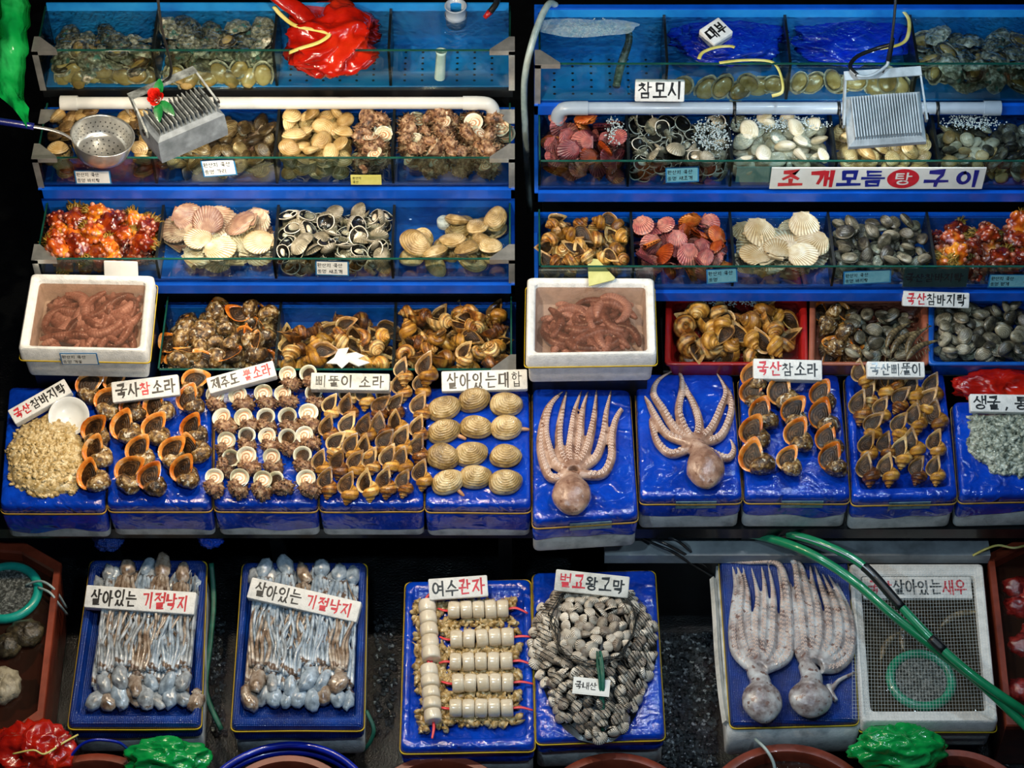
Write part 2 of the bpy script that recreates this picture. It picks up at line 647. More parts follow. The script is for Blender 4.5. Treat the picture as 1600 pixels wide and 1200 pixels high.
def snail(L, W, Rc, rr, ra, H, turns, canal=1.3, pinch=.5, spines=0, slen=.3, knobs=0, kamp=.1, flare=.1, rough=.05, seed=0, nu=18, nv=20, depth=.5, ridge=0, cones=0, oper=.86, aw=1.0, od=.26):
    """Coiled shell: tube wound round an axis that runs along y (apex towards -y), its mouth on -x facing +z.
    Returns (outer geometry, operculum geometry)."""
    g = G()
    N = int(turns * nu)
    last = None

    def section(phi, shrink=1.0, out=0):
        s_ = W ** (phi / (2 * PI))
        e = sm(-1.5, 0, phi)
        row = []
        for j in range(nv):
            v = 2 * PI * j / nv
            cr, ca = math.cos(v), math.sin(v)
            rad, ax = rr * cr, ra * ca
            if ca > 0:      # the siphonal end
                ax *= 1 + (canal - 1) * e
                k = ca ** 2 * e * pinch
                rad = rad * (1 - .75 * k) - k * Rc * .55
            elif ca < 0:
                ax *= 1 - .05 * e
            if e > 0 and cr > 0:
                rad *= 1 + (aw - 1) * e
            q = 1 + out
            if not out and phi < -.06:
                if spines:
                    a_ = max(0, math.cos(phi * spines)) ** 6
                    b_ = max(0, math.cos(v - 5.6)) ** 14 + .8 * max(0, math.cos(v - .35)) ** 18 + .6 * max(0, math.cos(v - 1.1)) ** 18
                    q += slen * a_ * b_
                if knobs:
                    q += kamp * max(0, math.cos(phi * knobs)) ** 2 * max(0, math.cos(v - 5.75)) ** 6
                q += rough * .5 * nz((math.cos(phi) * 3 + s_, math.sin(phi) * 3, v), 4.5, seed + 5)
                if ridge:
                    q += ridge * math.cos(v * 14)
                q += rough * nz((math.cos(phi) * 2 + s_, math.sin(phi) * 2, v), 1.6, seed)
            rho = (Rc + rad * q * shrink) * s_
            y = (H + ax * q * shrink) * s_ - H * .62
            row.append(Vector((-rho * math.cos(phi), y, rho * math.sin(phi))) * L)
        return row

    rows, gg, aa = [], [], []
    for i in range(N + 1):
        phi = -2 * PI * turns * (1 - i / N)
        rows.append(section(phi, 1, flare * sm(-.25, 0, phi)))
        gg += [phi / (2 * PI)] * nv
        aa += [j / nv for j in range(nv)]
    g.grid(rows, 0, cap0=True, g=gg, a=aa)
    inner = [rows[-1], section(0, .93, flare), section(-.12, .88, 0.0001), section(-depth * .6, .82, .0001), section(-depth, .74, .0001)]
    inner = [inner[0]] + [[p + Vector((0, 0, .004 * L)) if k == 0 else p for p in r] for k, r in enumerate(inner[1:])]
    g.grid(inner, 1, cap1=True, g=[1] * (nv * 5), a=[j / nv for _ in range(5) for j in range(nv)])
    if cones:       # prickles standing on the last turns
        rg = random.Random(seed)
        for k in range(cones):
            phi = -.25 - rg.random() * 7.5
            v = rg.choice((-.9, -.35, .2, .75, 1.3)) + rg.uniform(-.12, .12)
            s_ = W ** (phi / (2 * PI))
            e_ = Vector((-math.cos(phi), 0, math.sin(phi)))
            nn = e_ * math.cos(-v) + Vector((0, math.sin(-v) * -1 if v < 0 else -math.sin(v), 0)) * (1 if v > 0 else -1)
            c_ = (e_ * (Rc + rr * math.cos(v)) * s_ + Vector((0, (H - ra * math.sin(v)) * s_ - H * .62, 0))) * L
            nn = (e_ * math.cos(v) + Vector((0, -math.sin(v), 0))).normalized()
            ln = slen * .5 * s_ * L * rg.uniform(.7, 1.2)
            g.tube([c_ - nn * ln * .2, c_ + nn * ln * .5, c_ + nn * ln + Vector((0, 0, ln * .1))], [.075 * L * s_ + .0008, .05 * L * s_, .012 * L * s_], 5, 0)
    # operculum: a lid set a little way into the mouth
    o = G()
    ring = section(-od, oper, .0001)
    cen = sum(ring, Vector()) / nv
    orow, og, oa = [], [], []
    for k, t in enumerate((1, .88, .76, .64, .52, .4, .3, .2, .12, .04)):
        orow.append([cen + (p - cen) * t + Vector((0, 0, .05 * L * (1 - t * t))) for p in ring])
        og += [t] * nv
        oa += [j / nv + t * 2.2 for j in range(nv)]
    o.grid(orow, 0, cap1=True, g=og, a=oa)
    return g, o


# ---------------------------------------------------------------- shell surfaces
m_clam_br = M('clam_brown', ['44301a', '80623a', 'b89c6c'], 40, .3, .35, 140, .5, .28, ('g', 42, '4a3519', .55), rndhue=.3)
m_clam_gr = M('clam_grey', ['2c2920', '645e4b', '9c947c'], 45, .3, .3, 140, .5, .3, ('g', 40, '3a352a', .5), rndhue=.35)
m_clam_yel = M('clam_cream', ['a48148', 'c6a76c', 'dcc694'], 30, .32, .3, 140, .45, .2, ('g', 48, '86612e', .5), rndhue=.25)
m_clam_wh = M('clam_white', ['b9ab84', 'd8d0b4', 'ebe6d6'], 22, .28, .2, 140, .5, .14, ('g', 40, 'b09c70', .32), rndhue=.25)
m_surf = M('surf_clam', ['7c6236', 'b4965e', 'dcc493'], 30, .28, .5, 120, .5, .14, ('g', 60, '6a4c22', .35, 9), rndhue=.2, pos=[.3, .5, .66])
m_cock_out = M('cockle_rib', ['5a543f', '9c937a', 'd4cbb4'], 30, .3, .4, 120, .5, .2, ('a', 150, '5a5142', .6, 0))
m_blood = M('blood_cockle', ['97887a', 'd4c9b6', 'efe7d8'], 35, .3, .4, 120, .5, .25, ('a', 126, '3a2a1e', .85, 0), None, rndhue=.3)
m_dark_in = M('dark_mantle', ['050505', '14120f', '2a261f'], 60, .18, .3, 100, .7)
m_rim = M('pale_rim', ['a9a08c', 'd9d2c0', 'f0ebdf'], 60, .3, .2, 90, .4)
m_foot = M('white_foot', ['b79d72', 'e3dac6', 'f5f0e4'], 60, .25, .2, 90, .5)
m_lip = M('orange_lip', ['8a3208', 'cf6a16', 'e99a45', 'f3d9b0'], 34, .25, .15, 60, .6, .14, pos=[.2, .42, .62, .8], rndhue=.2)
m_oper = M('brown_operculum', ['140b06', '38230f', '6a4826'], 60, .42, .45, 120, .2, .2, ('g', 26, '0e0804', .6), spec=.25)
m_rapana = M('crusty_whelk', ['1e150c', '563b1c', '8a6834', 'c4ac80'], 70, .34, 1.0, 130, .5, .2, pos=[.34, .46, .56, .68], patch=('d0c8b4', 95, .60), rndhue=.1)
m_turban = M('turban_crust', ['342016', '7c543a', 'a88462', 'ccb08c'], 80, .38, 1.0, 150, .4, .18, pos=[.34, .46, .56, .68])
m_pearl = M('pearl_lip', ['b3ac86', 'd9d6bc', 'ecead8'], 26, .2, .1, 60, .6, .08, rndhue=.2)
m_spiral = M('spiral_operculum', ['e0d2b0', 'f2ebd6'], 30, .3, .2, 80, .5, .1, ('a', 2 * PI, 'b5651d', .85, 0))
m_nept = M('banded_whelk', ['4e280c', '96581c', 'c08a3e', 'dcbb7c'], 45, .28, .6, 110, .55, .24, ('a', 44, '3a1c08', .7), pos=[.32, .44, .56, .7], rndhue=.3)
m_nept2 = M('ochre_whelk', ['6a3e10', 'b07a26', 'd69e44', 'e6c684'], 40, .28, .6, 110, .55, .2, ('a', 38, '6a380c', .6), pos=[.25, .42, .58, .75], rndhue=.3)
m_nept_in = M('whelk_mouth', ['6d4a24', 'ac8048', 'd2b47c'], 40, .32, .15, 80, .35, .2, rndhue=.3)
m_scal_r = M('scallop_red', ['5a2430', '8f3d40', 'b8625a', 'd08a72'], 24, .32, .3, 120, .4, .25, ('g', 22, '5a2c30', .35), ('a', 101, '4a1c26', .55, 0), pos=[.2, .42, .58, .8], rndhue=.4)
m_scal_o = M('scallop_orange', ['8a2c08', 'c4541a', 'e08a3a'], 24, .32, .3, 120, .4, .2, ('g', 22, '7a2c10', .3), ('a', 101, '6a2008', .5, 0), rndhue=.3)
m_scal_w = M('scallop_cream', ['c4ad80', 'e0d2b0', 'efe8d2'], 16, .32, .3, 120, .4, .1, ('g', 20, 'b79b68', .35), ('a', 126, '8c6a38', .75, 0), rndhue=.2)
m_scal_p = M('scallop_pinkish', ['8a5c48', 'c19a7c', 'd9bfa0'], 16, .32, .3, 120, .4, .16, ('g', 20, '7c4c3c', .45), ('a', 138, '6a4434', .5, 0), rndhue=.3)
m_abal = M('abalone_crust', ['1e2018', '5a5844', '98947e', 'd8d4c4'], 75, .35, .7, 110, .4, .2, pos=[.28, .44, .58, .74], patch=('4a7466', 45, .60), rndhue=.2)
m_abal_in = M('abalone_frill', ['6f6552', 'a89c82', 'cfc5ad'], 60, .3, .4, 90, .5, .15)
m_abal_ft = M('abalone_foot', ['7c6434', 'ab8a4c', 'c8aa70'], 26, .25, .2, 60, .6, .15, rndhue=.25)
m_abal_dk = M('abalone_skirt', ['1d1812', '4b4030', '8d7f64'], 70, .3, .4, 90, .5)
m_squirt = M('squirt_skin', ['4a0e04', '8a2806', 'c05410', 'e8982a'], 22, .2, .35, 60, .7, .2, pos=[.25, .42, .56, .72], rndhue=.3)
m_squirt_k = M('squirt_knob', ['9a4a32', 'c4785c', 'dca088'], 40, .25, .3, 80, .6, .2, rndhue=.2)
m_root = M('squirt_root', ['4a3208', '8a6a1c', 'b8963c'], 60, .4, .6, 100, .3, .2)

# ---------------------------------------------------------------- prototypes
P = {}
P['carpet'] = [proto('carpet_clam', 'clam', ('carpet_clam', clam_mesh('carpet_clam', [m_clam_br], .031, .022, .0115, seed=i, rough=.06, umbo=(.3, .7)))) for i in range(3)]
P['carpet'].append(proto('carpet_clam', 'clam', ('carpet_clam', clam_mesh('carpet_clam', [m_clam_br, m_foot], .031, .022, .0105, gape=.3, inner=1))))
P['venus'] = [proto('venus_clam', 'clam', ('venus_clam', clam_mesh('venus_clam', [m_clam_yel], .032, .025, .014, seed=i, rough=.05))) for i in range(3)]
P['white'] = [proto('white_clam', 'clam', ('white_clam', clam_mesh('white_clam', [m_clam_wh], .032, .026, .013, seed=i, rough=.04))) for i in range(3)]
P['grey'] = [proto('grey_clam', 'clam', ('grey_clam', clam_mesh('grey_clam', [m_clam_gr], .026, .019, .0105, seed=i, rough=.05, umbo=(.3, .7)))) for i in range(3)]
P['grey'].append(proto('grey_clam', 'clam', ('grey_clam', clam_mesh('grey_clam', [m_clam_gr, m_foot], .026, .019, .0100, gape=.28, inner=1))))
P['mixed'] = [proto('pebble_clam', 'clam', ('pebble_clam', clam_mesh('pebble_clam', [mm], .024, .02, .010, rough=.05, seed=i))) for i, mm in enumerate([m_clam_gr, m_clam_wh, m_clam_yel, m_clam_gr])]
P['surf'] = [proto('surf_clam', 'clam', ('surf_clam', clam_mesh('surf_clam', [m_surf], .044, .033, .018, seed=i, rough=.05, nt=12, na=28))) for i in range(3)]
P['cup'] = [proto('gaping_cockle', 'cockle', ('gaping_cockle', cup_mesh('gaping_cockle', [m_cock_out, m_rim, m_dark_in, m_foot], .027, .024, .013, flesh=f, seed=i))) for i, f in enumerate([True, False, True, False])]
P['cup'] += [proto('gaping_cockle', 'cockle', ('gaping_cockle', clam_mesh('gaping_cockle', [m_cock_out, m_dark_in, m_foot], .028, .025, .015, gape=g_, inner=1, nt=8, na=40))) for g_ in (.9,)]
P['blood'] = [proto('blood_cockle', 'cockle', ('blood_cockle', clam_mesh('blood_cockle', [m_blood, m_dark_in], .0225, .0185, .0135, gape=.35 * (i == 1), inner=1 if i == 1 else None, ribs=20, ramp=.07, nt=8, na=60, umbo=(.1, .75)))) for i in range(3)]
P['scal_r'] = [proto('red_scallop', 'scallop', ('red_scallop', scallop_mesh('red_scallop', [mm, mm], .033, .26, 16, .9, i))) for i, mm in enumerate([m_scal_r, m_scal_r, m_scal_o])]
P['scal_w'] = [proto('white_scallop', 'scallop', ('white_scallop', scallop_mesh('white_scallop', [m_scal_w, m_scal_w], .052, .20, 20, .6, i))) for i in range(2)]
P['scal_p'] = [proto('brown_scallop', 'scallop', ('brown_scallop', scallop_mesh('brown_scallop', [m_scal_p, m_scal_w], .056, .17, 22, .4, i))) for i in range(2)]
P['abal'] = [proto('abalone', 'abalone', ('abalone', abalone_mesh('abalone', [m_abal, m_abal_in, m_abal_ft, m_abal_dk], i == 3, i))) for i in range(4)]
P['abal_up'] = [proto('abalone', 'abalone', ('abalone', abalone_mesh('abalone', [m_abal, m_abal_in, m_abal_ft, m_abal_dk], True, 7 + i, .033))) for i in range(2)]


def snail_proto(name, cat, mats, om, parts=True, opl=None, **kw):
    g, o = snail(**kw)
    if parts:
        return proto(name, cat, ('shell', g.mesh('shell', mats)), ('operculum', o.mesh('operculum', [om]), opl))
    n = len(mats)
    g.add(o.v, o.f, n, o.g, o.a)
    return proto(name, cat, (name, g.mesh(name, mats + [om])))


RAP = dict(W=2.15, Rc=.42, rr=.48, ra=.58, H=.74, turns=2.8, canal=1.45, pinch=.5, knobs=7, kamp=.28, flare=.10, rough=.20, depth=1.0, aw=1.0, oper=.92)
NEP = dict(W=1.85, Rc=.30, rr=.37, ra=.42, H=1.0, turns=3.6, canal=1.85, pinch=.9, knobs=9, kamp=.08, flare=.10, rough=.07, depth=.8, nu=16, nv=18, ridge=.018)
TUR = dict(W=1.95, Rc=.42, rr=.47, ra=.48, H=.86, turns=3.0, canal=1.1, pinch=.05, spines=8, slen=.55, cones=46, flare=.10, rough=.26, depth=.6, nu=24, nv=24, oper=.84, aw=1.08)
P['rapana'] = [snail_proto('rock_whelk', 'whelk', [m_rapana, m_lip], m_oper, True, 'brown horny operculum', L=.054, seed=i, **RAP) for i in range(4)]
P['rapana1'] = [snail_proto('rock_whelk', 'whelk', [m_rapana, m_lip], m_oper, False, L=.052, seed=i + 9, **dict(RAP, nu=14, nv=16)) for i in range(3)]
P['nept'] = [snail_proto('spindle_whelk', 'whelk', [mm, m_nept_in], m_oper, True, 'brown operculum', L=.051, seed=i, **NEP) for i, mm in enumerate([m_nept, m_nept2, m_nept, m_nept2])]
P['nept1'] = [snail_proto('spindle_whelk', 'whelk', [mm, m_nept_in], m_oper, False, L=.048, seed=i + 20, **dict(NEP, nu=14, nv=16)) for i, mm in enumerate([m_nept, m_nept2, m_nept])]
P['turban'] = [snail_proto('turban_shell', 'turban shell', [m_turban, m_pearl], m_spiral if i < 3 else m_oper, True, 'spiral operculum', L=.045, seed=i, **TUR) for i in range(4)]
P['turban1'] = [snail_proto('turban_shell', 'turban shell', [m_turban, m_pearl], m_spiral, False, L=.043, seed=i + 5, **dict(TUR, nu=18, nv=18)) for i in range(3)]


def squirt_mesh(i):
    g = G()
    rg = random.Random(i)
    kn = [Vector((rg.gauss(0, 1), rg.gauss(0, 1), rg.gauss(0, 1))).normalized() for _ in range(52)]
    g.blob((0, 0, 0), (.036, .025, .024), 26, 18, 0, lambda u: .12 * nz(u, 2, i) + sum(.20 * max(0, (u.dot(k) - .93) / .07) for k in kn))
    for k in kn:
        if k.x > -.6:
            q = .0045 + .0045 * rg.random()
            g.blob(Vector((k.x * .040, k.y * .029, k.z * .028)), (q, q, q * .9), 7, 5, 1 if rg.random() < .7 else 0)
    for q in range(44):      # rooty tuft at one end
        a = rg.uniform(0, 2 * PI)
        b = rg.uniform(.3, 1)
        p0 = Vector((-.026, .016 * math.cos(a) * b, .015 * math.sin(a) * b))
        g.tube([p0, p0 + Vector((-.014, rg.uniform(-.008, .008), rg.uniform(-.006, .008))), p0 + Vector((-.030, rg.uniform(-.016, .016), rg.uniform(-.012, .012)))], [.0035, .0028, .0008], 5, 2)
    return g.mesh('sea_squirt', [m_squirt, m_squirt_k, m_root])


P['squirt'] = [proto('sea_squirt', 'sea squirt', ('sea_squirt', squirt_mesh(i))) for i in range(4)]
# ---------------------------------------------------------------- brush lettering, stroke by stroke (unit square, y up)
def circ(cx, cy, r, n=14, ry=None):
    return [(cx + r * math.cos(PI / 2 + 2 * PI * i / n), cy + (ry or r) * math.sin(PI / 2 + 2 * PI * i / n)) for i in range(n + 1)]


J = {
    'ㄱ': [[(.08, .88), (.86, .92), (.80, .5), (.60, .06)]],
    'ㄴ': [[(.16, .95), (.14, .14), (.92, .20)]],
    'ㄷ': [[(.1, .88), (.9, .9)], [(.16, .86), (.14, .12), (.92, .14)]],
    'ㄹ': [[(.12, .9), (.84, .92), (.82, .56)], [(.82, .54), (.16, .5), (.14, .12), (.92, .14)]],
    'ㅁ': [[(.14, .9), (.16, .1)], [(.14, .88), (.86, .9), (.84, .1)], [(.16, .12), (.84, .13)]],
    'ㅂ': [[(.16, .95), (.18, .08)], [(.82, .95), (.82, .08)], [(.18, .54), (.82, .54)], [(.18, .1), (.82, .1)]],
    'ㅅ': [[(.54, .95), (.40, .5), (.06, .08)], [(.46, .58), (.70, .3), (.94, .1)]],
    'ㅇ': [circ(.5, .5, .42)],
    'ㅈ': [[(.1, .86), (.88, .9), (.56, .55), (.06, .08)], [(.50, .5), (.92, .1)]],
    'ㅊ': [[(.40, .99), (.62, .92)], [(.1, .74), (.88, .76), (.54, .46), (.06, .04)], [(.50, .44), (.92, .06)]],
    'ㅌ': [[(.12, .92), (.88, .93)], [(.16, .92), (.14, .08), (.92, .1)], [(.16, .52), (.84, .53)]],
    'ㅎ': [[(.38, 1.0), (.62, .96)], [(.1, .76), (.9, .78)], circ(.5, .32, .3)],
    'ㅍ': [[(.1, .88), (.9, .88)], [(.3, .86), (.36, .14)], [(.7, .86), (.64, .14)], [(.06, .12), (.94, .14)]],
}
for d_, s_ in (('ㅃ', 'ㅂ'), ('ㄸ', 'ㄷ'), ('ㅆ', 'ㅅ')):
    J[d_] = [[(x * .46, y) for x, y in q] for q in J[s_]] + [[(.54 + x * .46, y) for x, y in q] for q in J[s_]]
VV = {'ㅏ': ([(.35, 1), (.35, 0)], [(.35, .52), (.95, .54)]), 'ㅐ': ([(.2, .96), (.2, .06)], [(.8, 1), (.8, 0)], [(.2, .52), (.8, .52)]),
      'ㅓ': ([(.7, 1), (.7, 0)], [(.05, .55), (.7, .55)]), 'ㅔ': ([(.45, .96), (.45, .06)], [(.85, 1), (.85, 0)], [(.05, .55), (.45, .55)]),
      'ㅕ': ([(.75, 1), (.75, 0)], [(.05, .66), (.75, .66)], [(.05, .4), (.75, .4)]), 'ㅣ': ([(.5, 1), (.5, 0)],)}
HV = {'ㅗ': ([(.5, .95), (.5, .2)], [(.02, .2), (.98, .24)]), 'ㅛ': ([(.34, .95), (.34, .2)], [(.66, .95), (.66, .2)], [(.02, .2), (.98, .24)]),
      'ㅜ': ([(.02, .8), (.98, .84)], [(.52, .8), (.50, .0)]), 'ㅡ': ([(.02, .5), (.98, .54)],)}
LEAD = 'ㄱㄲㄴㄷㄸㄹㅁㅂㅃㅅㅆㅇㅈㅉㅊㅋㅌㅍㅎ'
VOW = 'ㅏㅐㅑㅒㅓㅔㅕㅖㅗㅘㅙㅚㅛㅜㅝㅞㅟㅠㅡㅢㅣ'
TAIL = ' ㄱㄲㄳㄴㄵㄶㄷㄹㄺㄻㄼㄽㄾㄿㅀㅁㅂㅄㅅㅆㅇㅈㅊㅋㅌㅍㅎ'


def fit(st, x0, y0, x1, y1):
    return [[(x0 + x * (x1 - x0), y0 + y * (y1 - y0)) for x, y in q] for q in st]


def syllable(ch):
    if ch == ',':
        return [[(.45, .18), (.36, -.02)]]
    if ch == '.':
        return [[(.45, .12), (.5, .08)]]
    k = ord(ch) - 0xAC00
    l, v, t = LEAD[k // 588], VOW[k // 28 % 21], TAIL[k % 28]
    b = .40 if t != ' ' else 0
    out = []
    if v in VV:
        out += fit(J[l], 0, b + .14 * (1 - b), .56, .96)
        out += fit(VV[v], .58, b, 1, 1)
    elif v in HV:
        mid = b + (1 - b) * .42
        out += fit(J[l], .14, mid + .02, .86, 1)
        out += fit(HV[v], 0, b + .02, 1, mid + (.04 if v in 'ㅗㅛ' else -.02))
    else:           # ㅘ
        out += fit(J[l], .04, b + (1 - b) * .48, .56, 1)
        out += fit(HV['ㅗ'], 0, b, .62, b + (1 - b) * .48)
        out += fit(VV['ㅏ'], .62, b, 1, 1)
    if t != ' ':
        out += fit(J[t], .14, 0, .88, b - .05)
    return out


def letter_geo(segs, x0, y0, h, wd, z, thick, jit=.03, m0=0, lean=0, gap=.16, up=.0004):
    """Ribbons of ink for [(text, material index)] laid from x0 on the base line y0; wd is a syllable's width."""
    g = G()
    x = x0
    for txt, m in segs:
        for ch in txt:
            if ch == ' ':
                x += wd * .5
                continue
            dy = rng.uniform(-jit, jit) * h
            sc_ = 1 + rng.uniform(-jit, jit) * 2
            sy = syllable(ch)
            th_ = thick * (.60 if len(sy) > 8 else .74 if len(sy) > 6 else 1)
            for si, st in enumerate(sy):
                pts = [Vector((x + (px + lean * py) * wd * sc_, y0 + dy + py * h * sc_, 0)) for px, py in st]
                if len(pts) > 2 and len(pts) < 8:
                    pts, _ = spline(pts, 1, 1)
                n = len(pts)
                L_, R_ = [], []
                for i in range(n):
                    a, c = pts[max(0, i - 1)], pts[min(n - 1, i + 1)]
                    t = (c - a).normalized()
                    nn = Vector((-t.y, t.x, 0))
                    tk = th_ * (1.15 - .4 * i / max(1, n - 1)) * (1 + (jit > .01) * rng.uniform(-.12, .12)) / 2
                    if 0 < i < n - 1:
                        cs = max(.5, abs((c - pts[i]).normalized().dot(t)))
                        tk /= cs
                    e = t * (thick * .35 if i == n - 1 else -thick * .35 if i == 0 else 0)
                    zz = z + up + si * .00004
                    L_.append((pts[i].x + nn.x * tk + e.x, pts[i].y + nn.y * tk + e.y, zz))
                    R_.append((pts[i].x - nn.x * tk + e.x, pts[i].y - nn.y * tk + e.y, zz))
                g.add(R_ + L_, [(i, i + 1, n + i + 1, n + i) for i in range(n - 1)], m)
            x += wd * (1 + gap)
    return g, x


m_styro = M('styrofoam', ['cfd0cd', 'e6e6e2', 'f0f0ec'], 40, .55, .5, 240, .0, detail=6)
m_styro_d = M('styrofoam_worn', ['a7a89f', 'd5d6cf', 'e8e8e2'], 18, .55, .5, 240, .0, detail=6)
m_ink = M('black_ink', ['080808', '151515'], 30, .4, 0, coat=.1)
m_red = M('red_ink', ['b01522', 'd8283a'], 30, .4, 0, coat=.1)
m_blu = M('blue_ink', ['101a78', '1b2a96'], 30, .4, 0, coat=.1)
m_card = M('white_card', ['dcded9', 'ebece8'], 20, .4, .05, 80, .1)
m_cardblue = M('card_blue', ['0f5f96', '2380b8'], 20, .4, .05, 80, .2)
m_cardgreen = M('card_green', ['b8b45a', 'd0cc7a'], 20, .4, .05, 80, .2)
INKS = [m_ink, m_red, m_blu]


def rbox(g, w, h, t, r, m=0):
    """Slab w x h, thickness t below z = 0, corners and top edge rounded."""
    rows = []
    for z, ins in ((-t, r * .3), (-t + r * .3, 0), (-r * .5, 0), (-r * .15, r * .2), (0, r * .6)):
        row = []
        for cx, cy, a0 in ((w / 2 - r, h / 2 - r, 0), (-w / 2 + r, h / 2 - r, 90), (-w / 2 + r, -h / 2 + r, 180), (w / 2 - r, -h / 2 + r, 270)):
            for k in range(4):
                a = R(a0 + 30 * k)
                row.append((cx + (r - ins) * math.cos(a), cy + (r - ins) * math.sin(a), z))
        rows.append(row)
    g.grid(rows, m, True, True, True)


def sign(px, py, wpx, hpx, rot, segs, label, z, tilt=22, t=.034, wdf=None, hf=.62, thick=.085, mat=None, xoff=None, name='price_sign', gap=.14, jit=.03):
    """A block of white foam with brushed syllables; px, py the middle of its face."""
    p = at(px, py, z)
    w_, h_ = wpx / S, hpx / S / .95
    o = thing(name, label, 'sign', p)
    o.rotation_euler = (Matrix.Rotation(R(tilt), 3, 'X') @ Matrix.Rotation(R(rot), 3, 'Z')).to_euler()
    g = G()
    rbox(g, w_, h_, t, .004)
    g.build('foam_block', [mat or m_styro], o, sharp=40)
    n = sum(.5 if c == ' ' else 1 for s_, _ in segs for c in s_)
    lh = h_ * hf
    wd = wdf * h_ if wdf else min(lh * .95, (w_ * .90) / (n * (1 + gap)))
    tot = n * wd * (1 + gap) - wd * gap
    lg, _ = letter_geo(segs, -tot / 2 if xoff is None else xoff * w_ - w_ / 2, -lh / 2, lh, wd, 0, lh * thick * 1.5, jit, gap=gap)
    lg.build('lettering', INKS, o)
    return o


def card(px, py, wpx, hpx, rot, label, y=None, z=None, frame=None, lines=('원산지 국산', '품명 조개'), tilt=68, lay=None, base=None, group='small origin cards on the tanks and trays', name='origin_card'):
    p = aty(px, py, y) if y is not None else at(px, py, z)
    w_ = wpx / S
    h_ = hpx / S / abs(math.sin(TH + R(tilt)))
    o = thing(name, label, 'card', p, (0, 0, 0), group)
    o.rotation_euler = (Matrix.Rotation(R(tilt), 3, 'X') @ Matrix.Rotation(R(rot), 3, 'Z')).to_euler()
    g = G()
    b = .004
    g.box((-w_ / 2, -h_ / 2, -.0012), (w_ / 2, h_ / 2, 0))
    g.build('card_border', [frame or m_cardblue], o, smooth=False)
    g = G()
    g.box((-w_ / 2 + b, -h_ / 2 + b, 0), (w_ / 2 - b, h_ / 2 - b, .0006))
    g.build('card_face', [base or m_card], o, smooth=False)
    g = G()
    lh = h_ * (.25 if len(lines) > 1 else .42)
    for k, (txt, f) in enumerate(zip(lines, (.56, .16) if len(lines) > 1 else (.3,))):
        wd = min(lh * .9, (w_ - 2.4 * b) / (len(txt) * 1.12))
        lg, _ = letter_geo([(txt, 0)], -w_ / 2 + b * 1.5, -h_ / 2 + h_ * f, lh, wd, .0006, lh * .13, .02, gap=.1)
        g.add(lg.v, lg.f, 0)
    g.build('lettering', [m_ink], o)
    return o
# ---------------------------------------------------------------- setting
m_floor = M('wet_floor', ['020305', '07090b', '141719'], 16, .16, .8, 150, .5, patch=('1c1f20', 5, .6))
m_blackwall = M('dark_wall', ['040507', '090b0e'], 8, .6, .2, 30, 0)
m_black = M('black_frame', ['06080a', '0c0f12'], 20, .4, .1, 60, .2)
m_blue = M('blue_plastic', ['0648b0', '0a5cd4'], 9, .3, .08, 50, .3)
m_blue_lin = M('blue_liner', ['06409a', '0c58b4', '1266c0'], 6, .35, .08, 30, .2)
m_lit_lin = M('lit_blue_liner', ['0c66b8', '1a84d0', '2a94da'], 6, .35, .08, 30, .2)  # blue liner brightened: the light in the top tanks put into its colour
m_steel = M('steel', ['a8aaa8', 'd0d0cc'], 24, .28, .05, 80, 0, metal=.75)
m_edge = M('glass_edge', ['0f3a34', '1e5a4e'], 20, .15, 0, coat=.5)
m_seal = M('black_sealant', ['070b0c', '0f1618'], 30, .4, .2, 60, .3)
m_glass = clear('tank_glass', (.88, .95, .93), 1.30, .02)
m_water = clear('sea_water', (.88, .95, .96), 1.33, .03, .6, 48)
m_foamw = clear('foamy_water', (.80, .90, .92), 1.33, .05, .5, 60, ((.75, .85, .9), .25))
m_brownw = clear('brown_water', (.82, .68, .60), 1.33, .03, .12, 20, ((.24, .14, .10), .16))

g = G()
g.add([(-4, -4, 0), (4, -4, 0), (4, 4, 0), (-4, 4, 0)], [(0, 1, 2, 3)])
struct('floor', g, [m_floor])
g = G()
g.add([(-4, 2.6, 0), (4, 2.6, 0), (4, 2.6, 4), (-4, 2.6, 4)], [(0, 1, 2, 3)])
struct('wall_back', g, [m_blackwall])

# ---------------------------------------------------------------- tanks
RAIL = .04
TK = {}


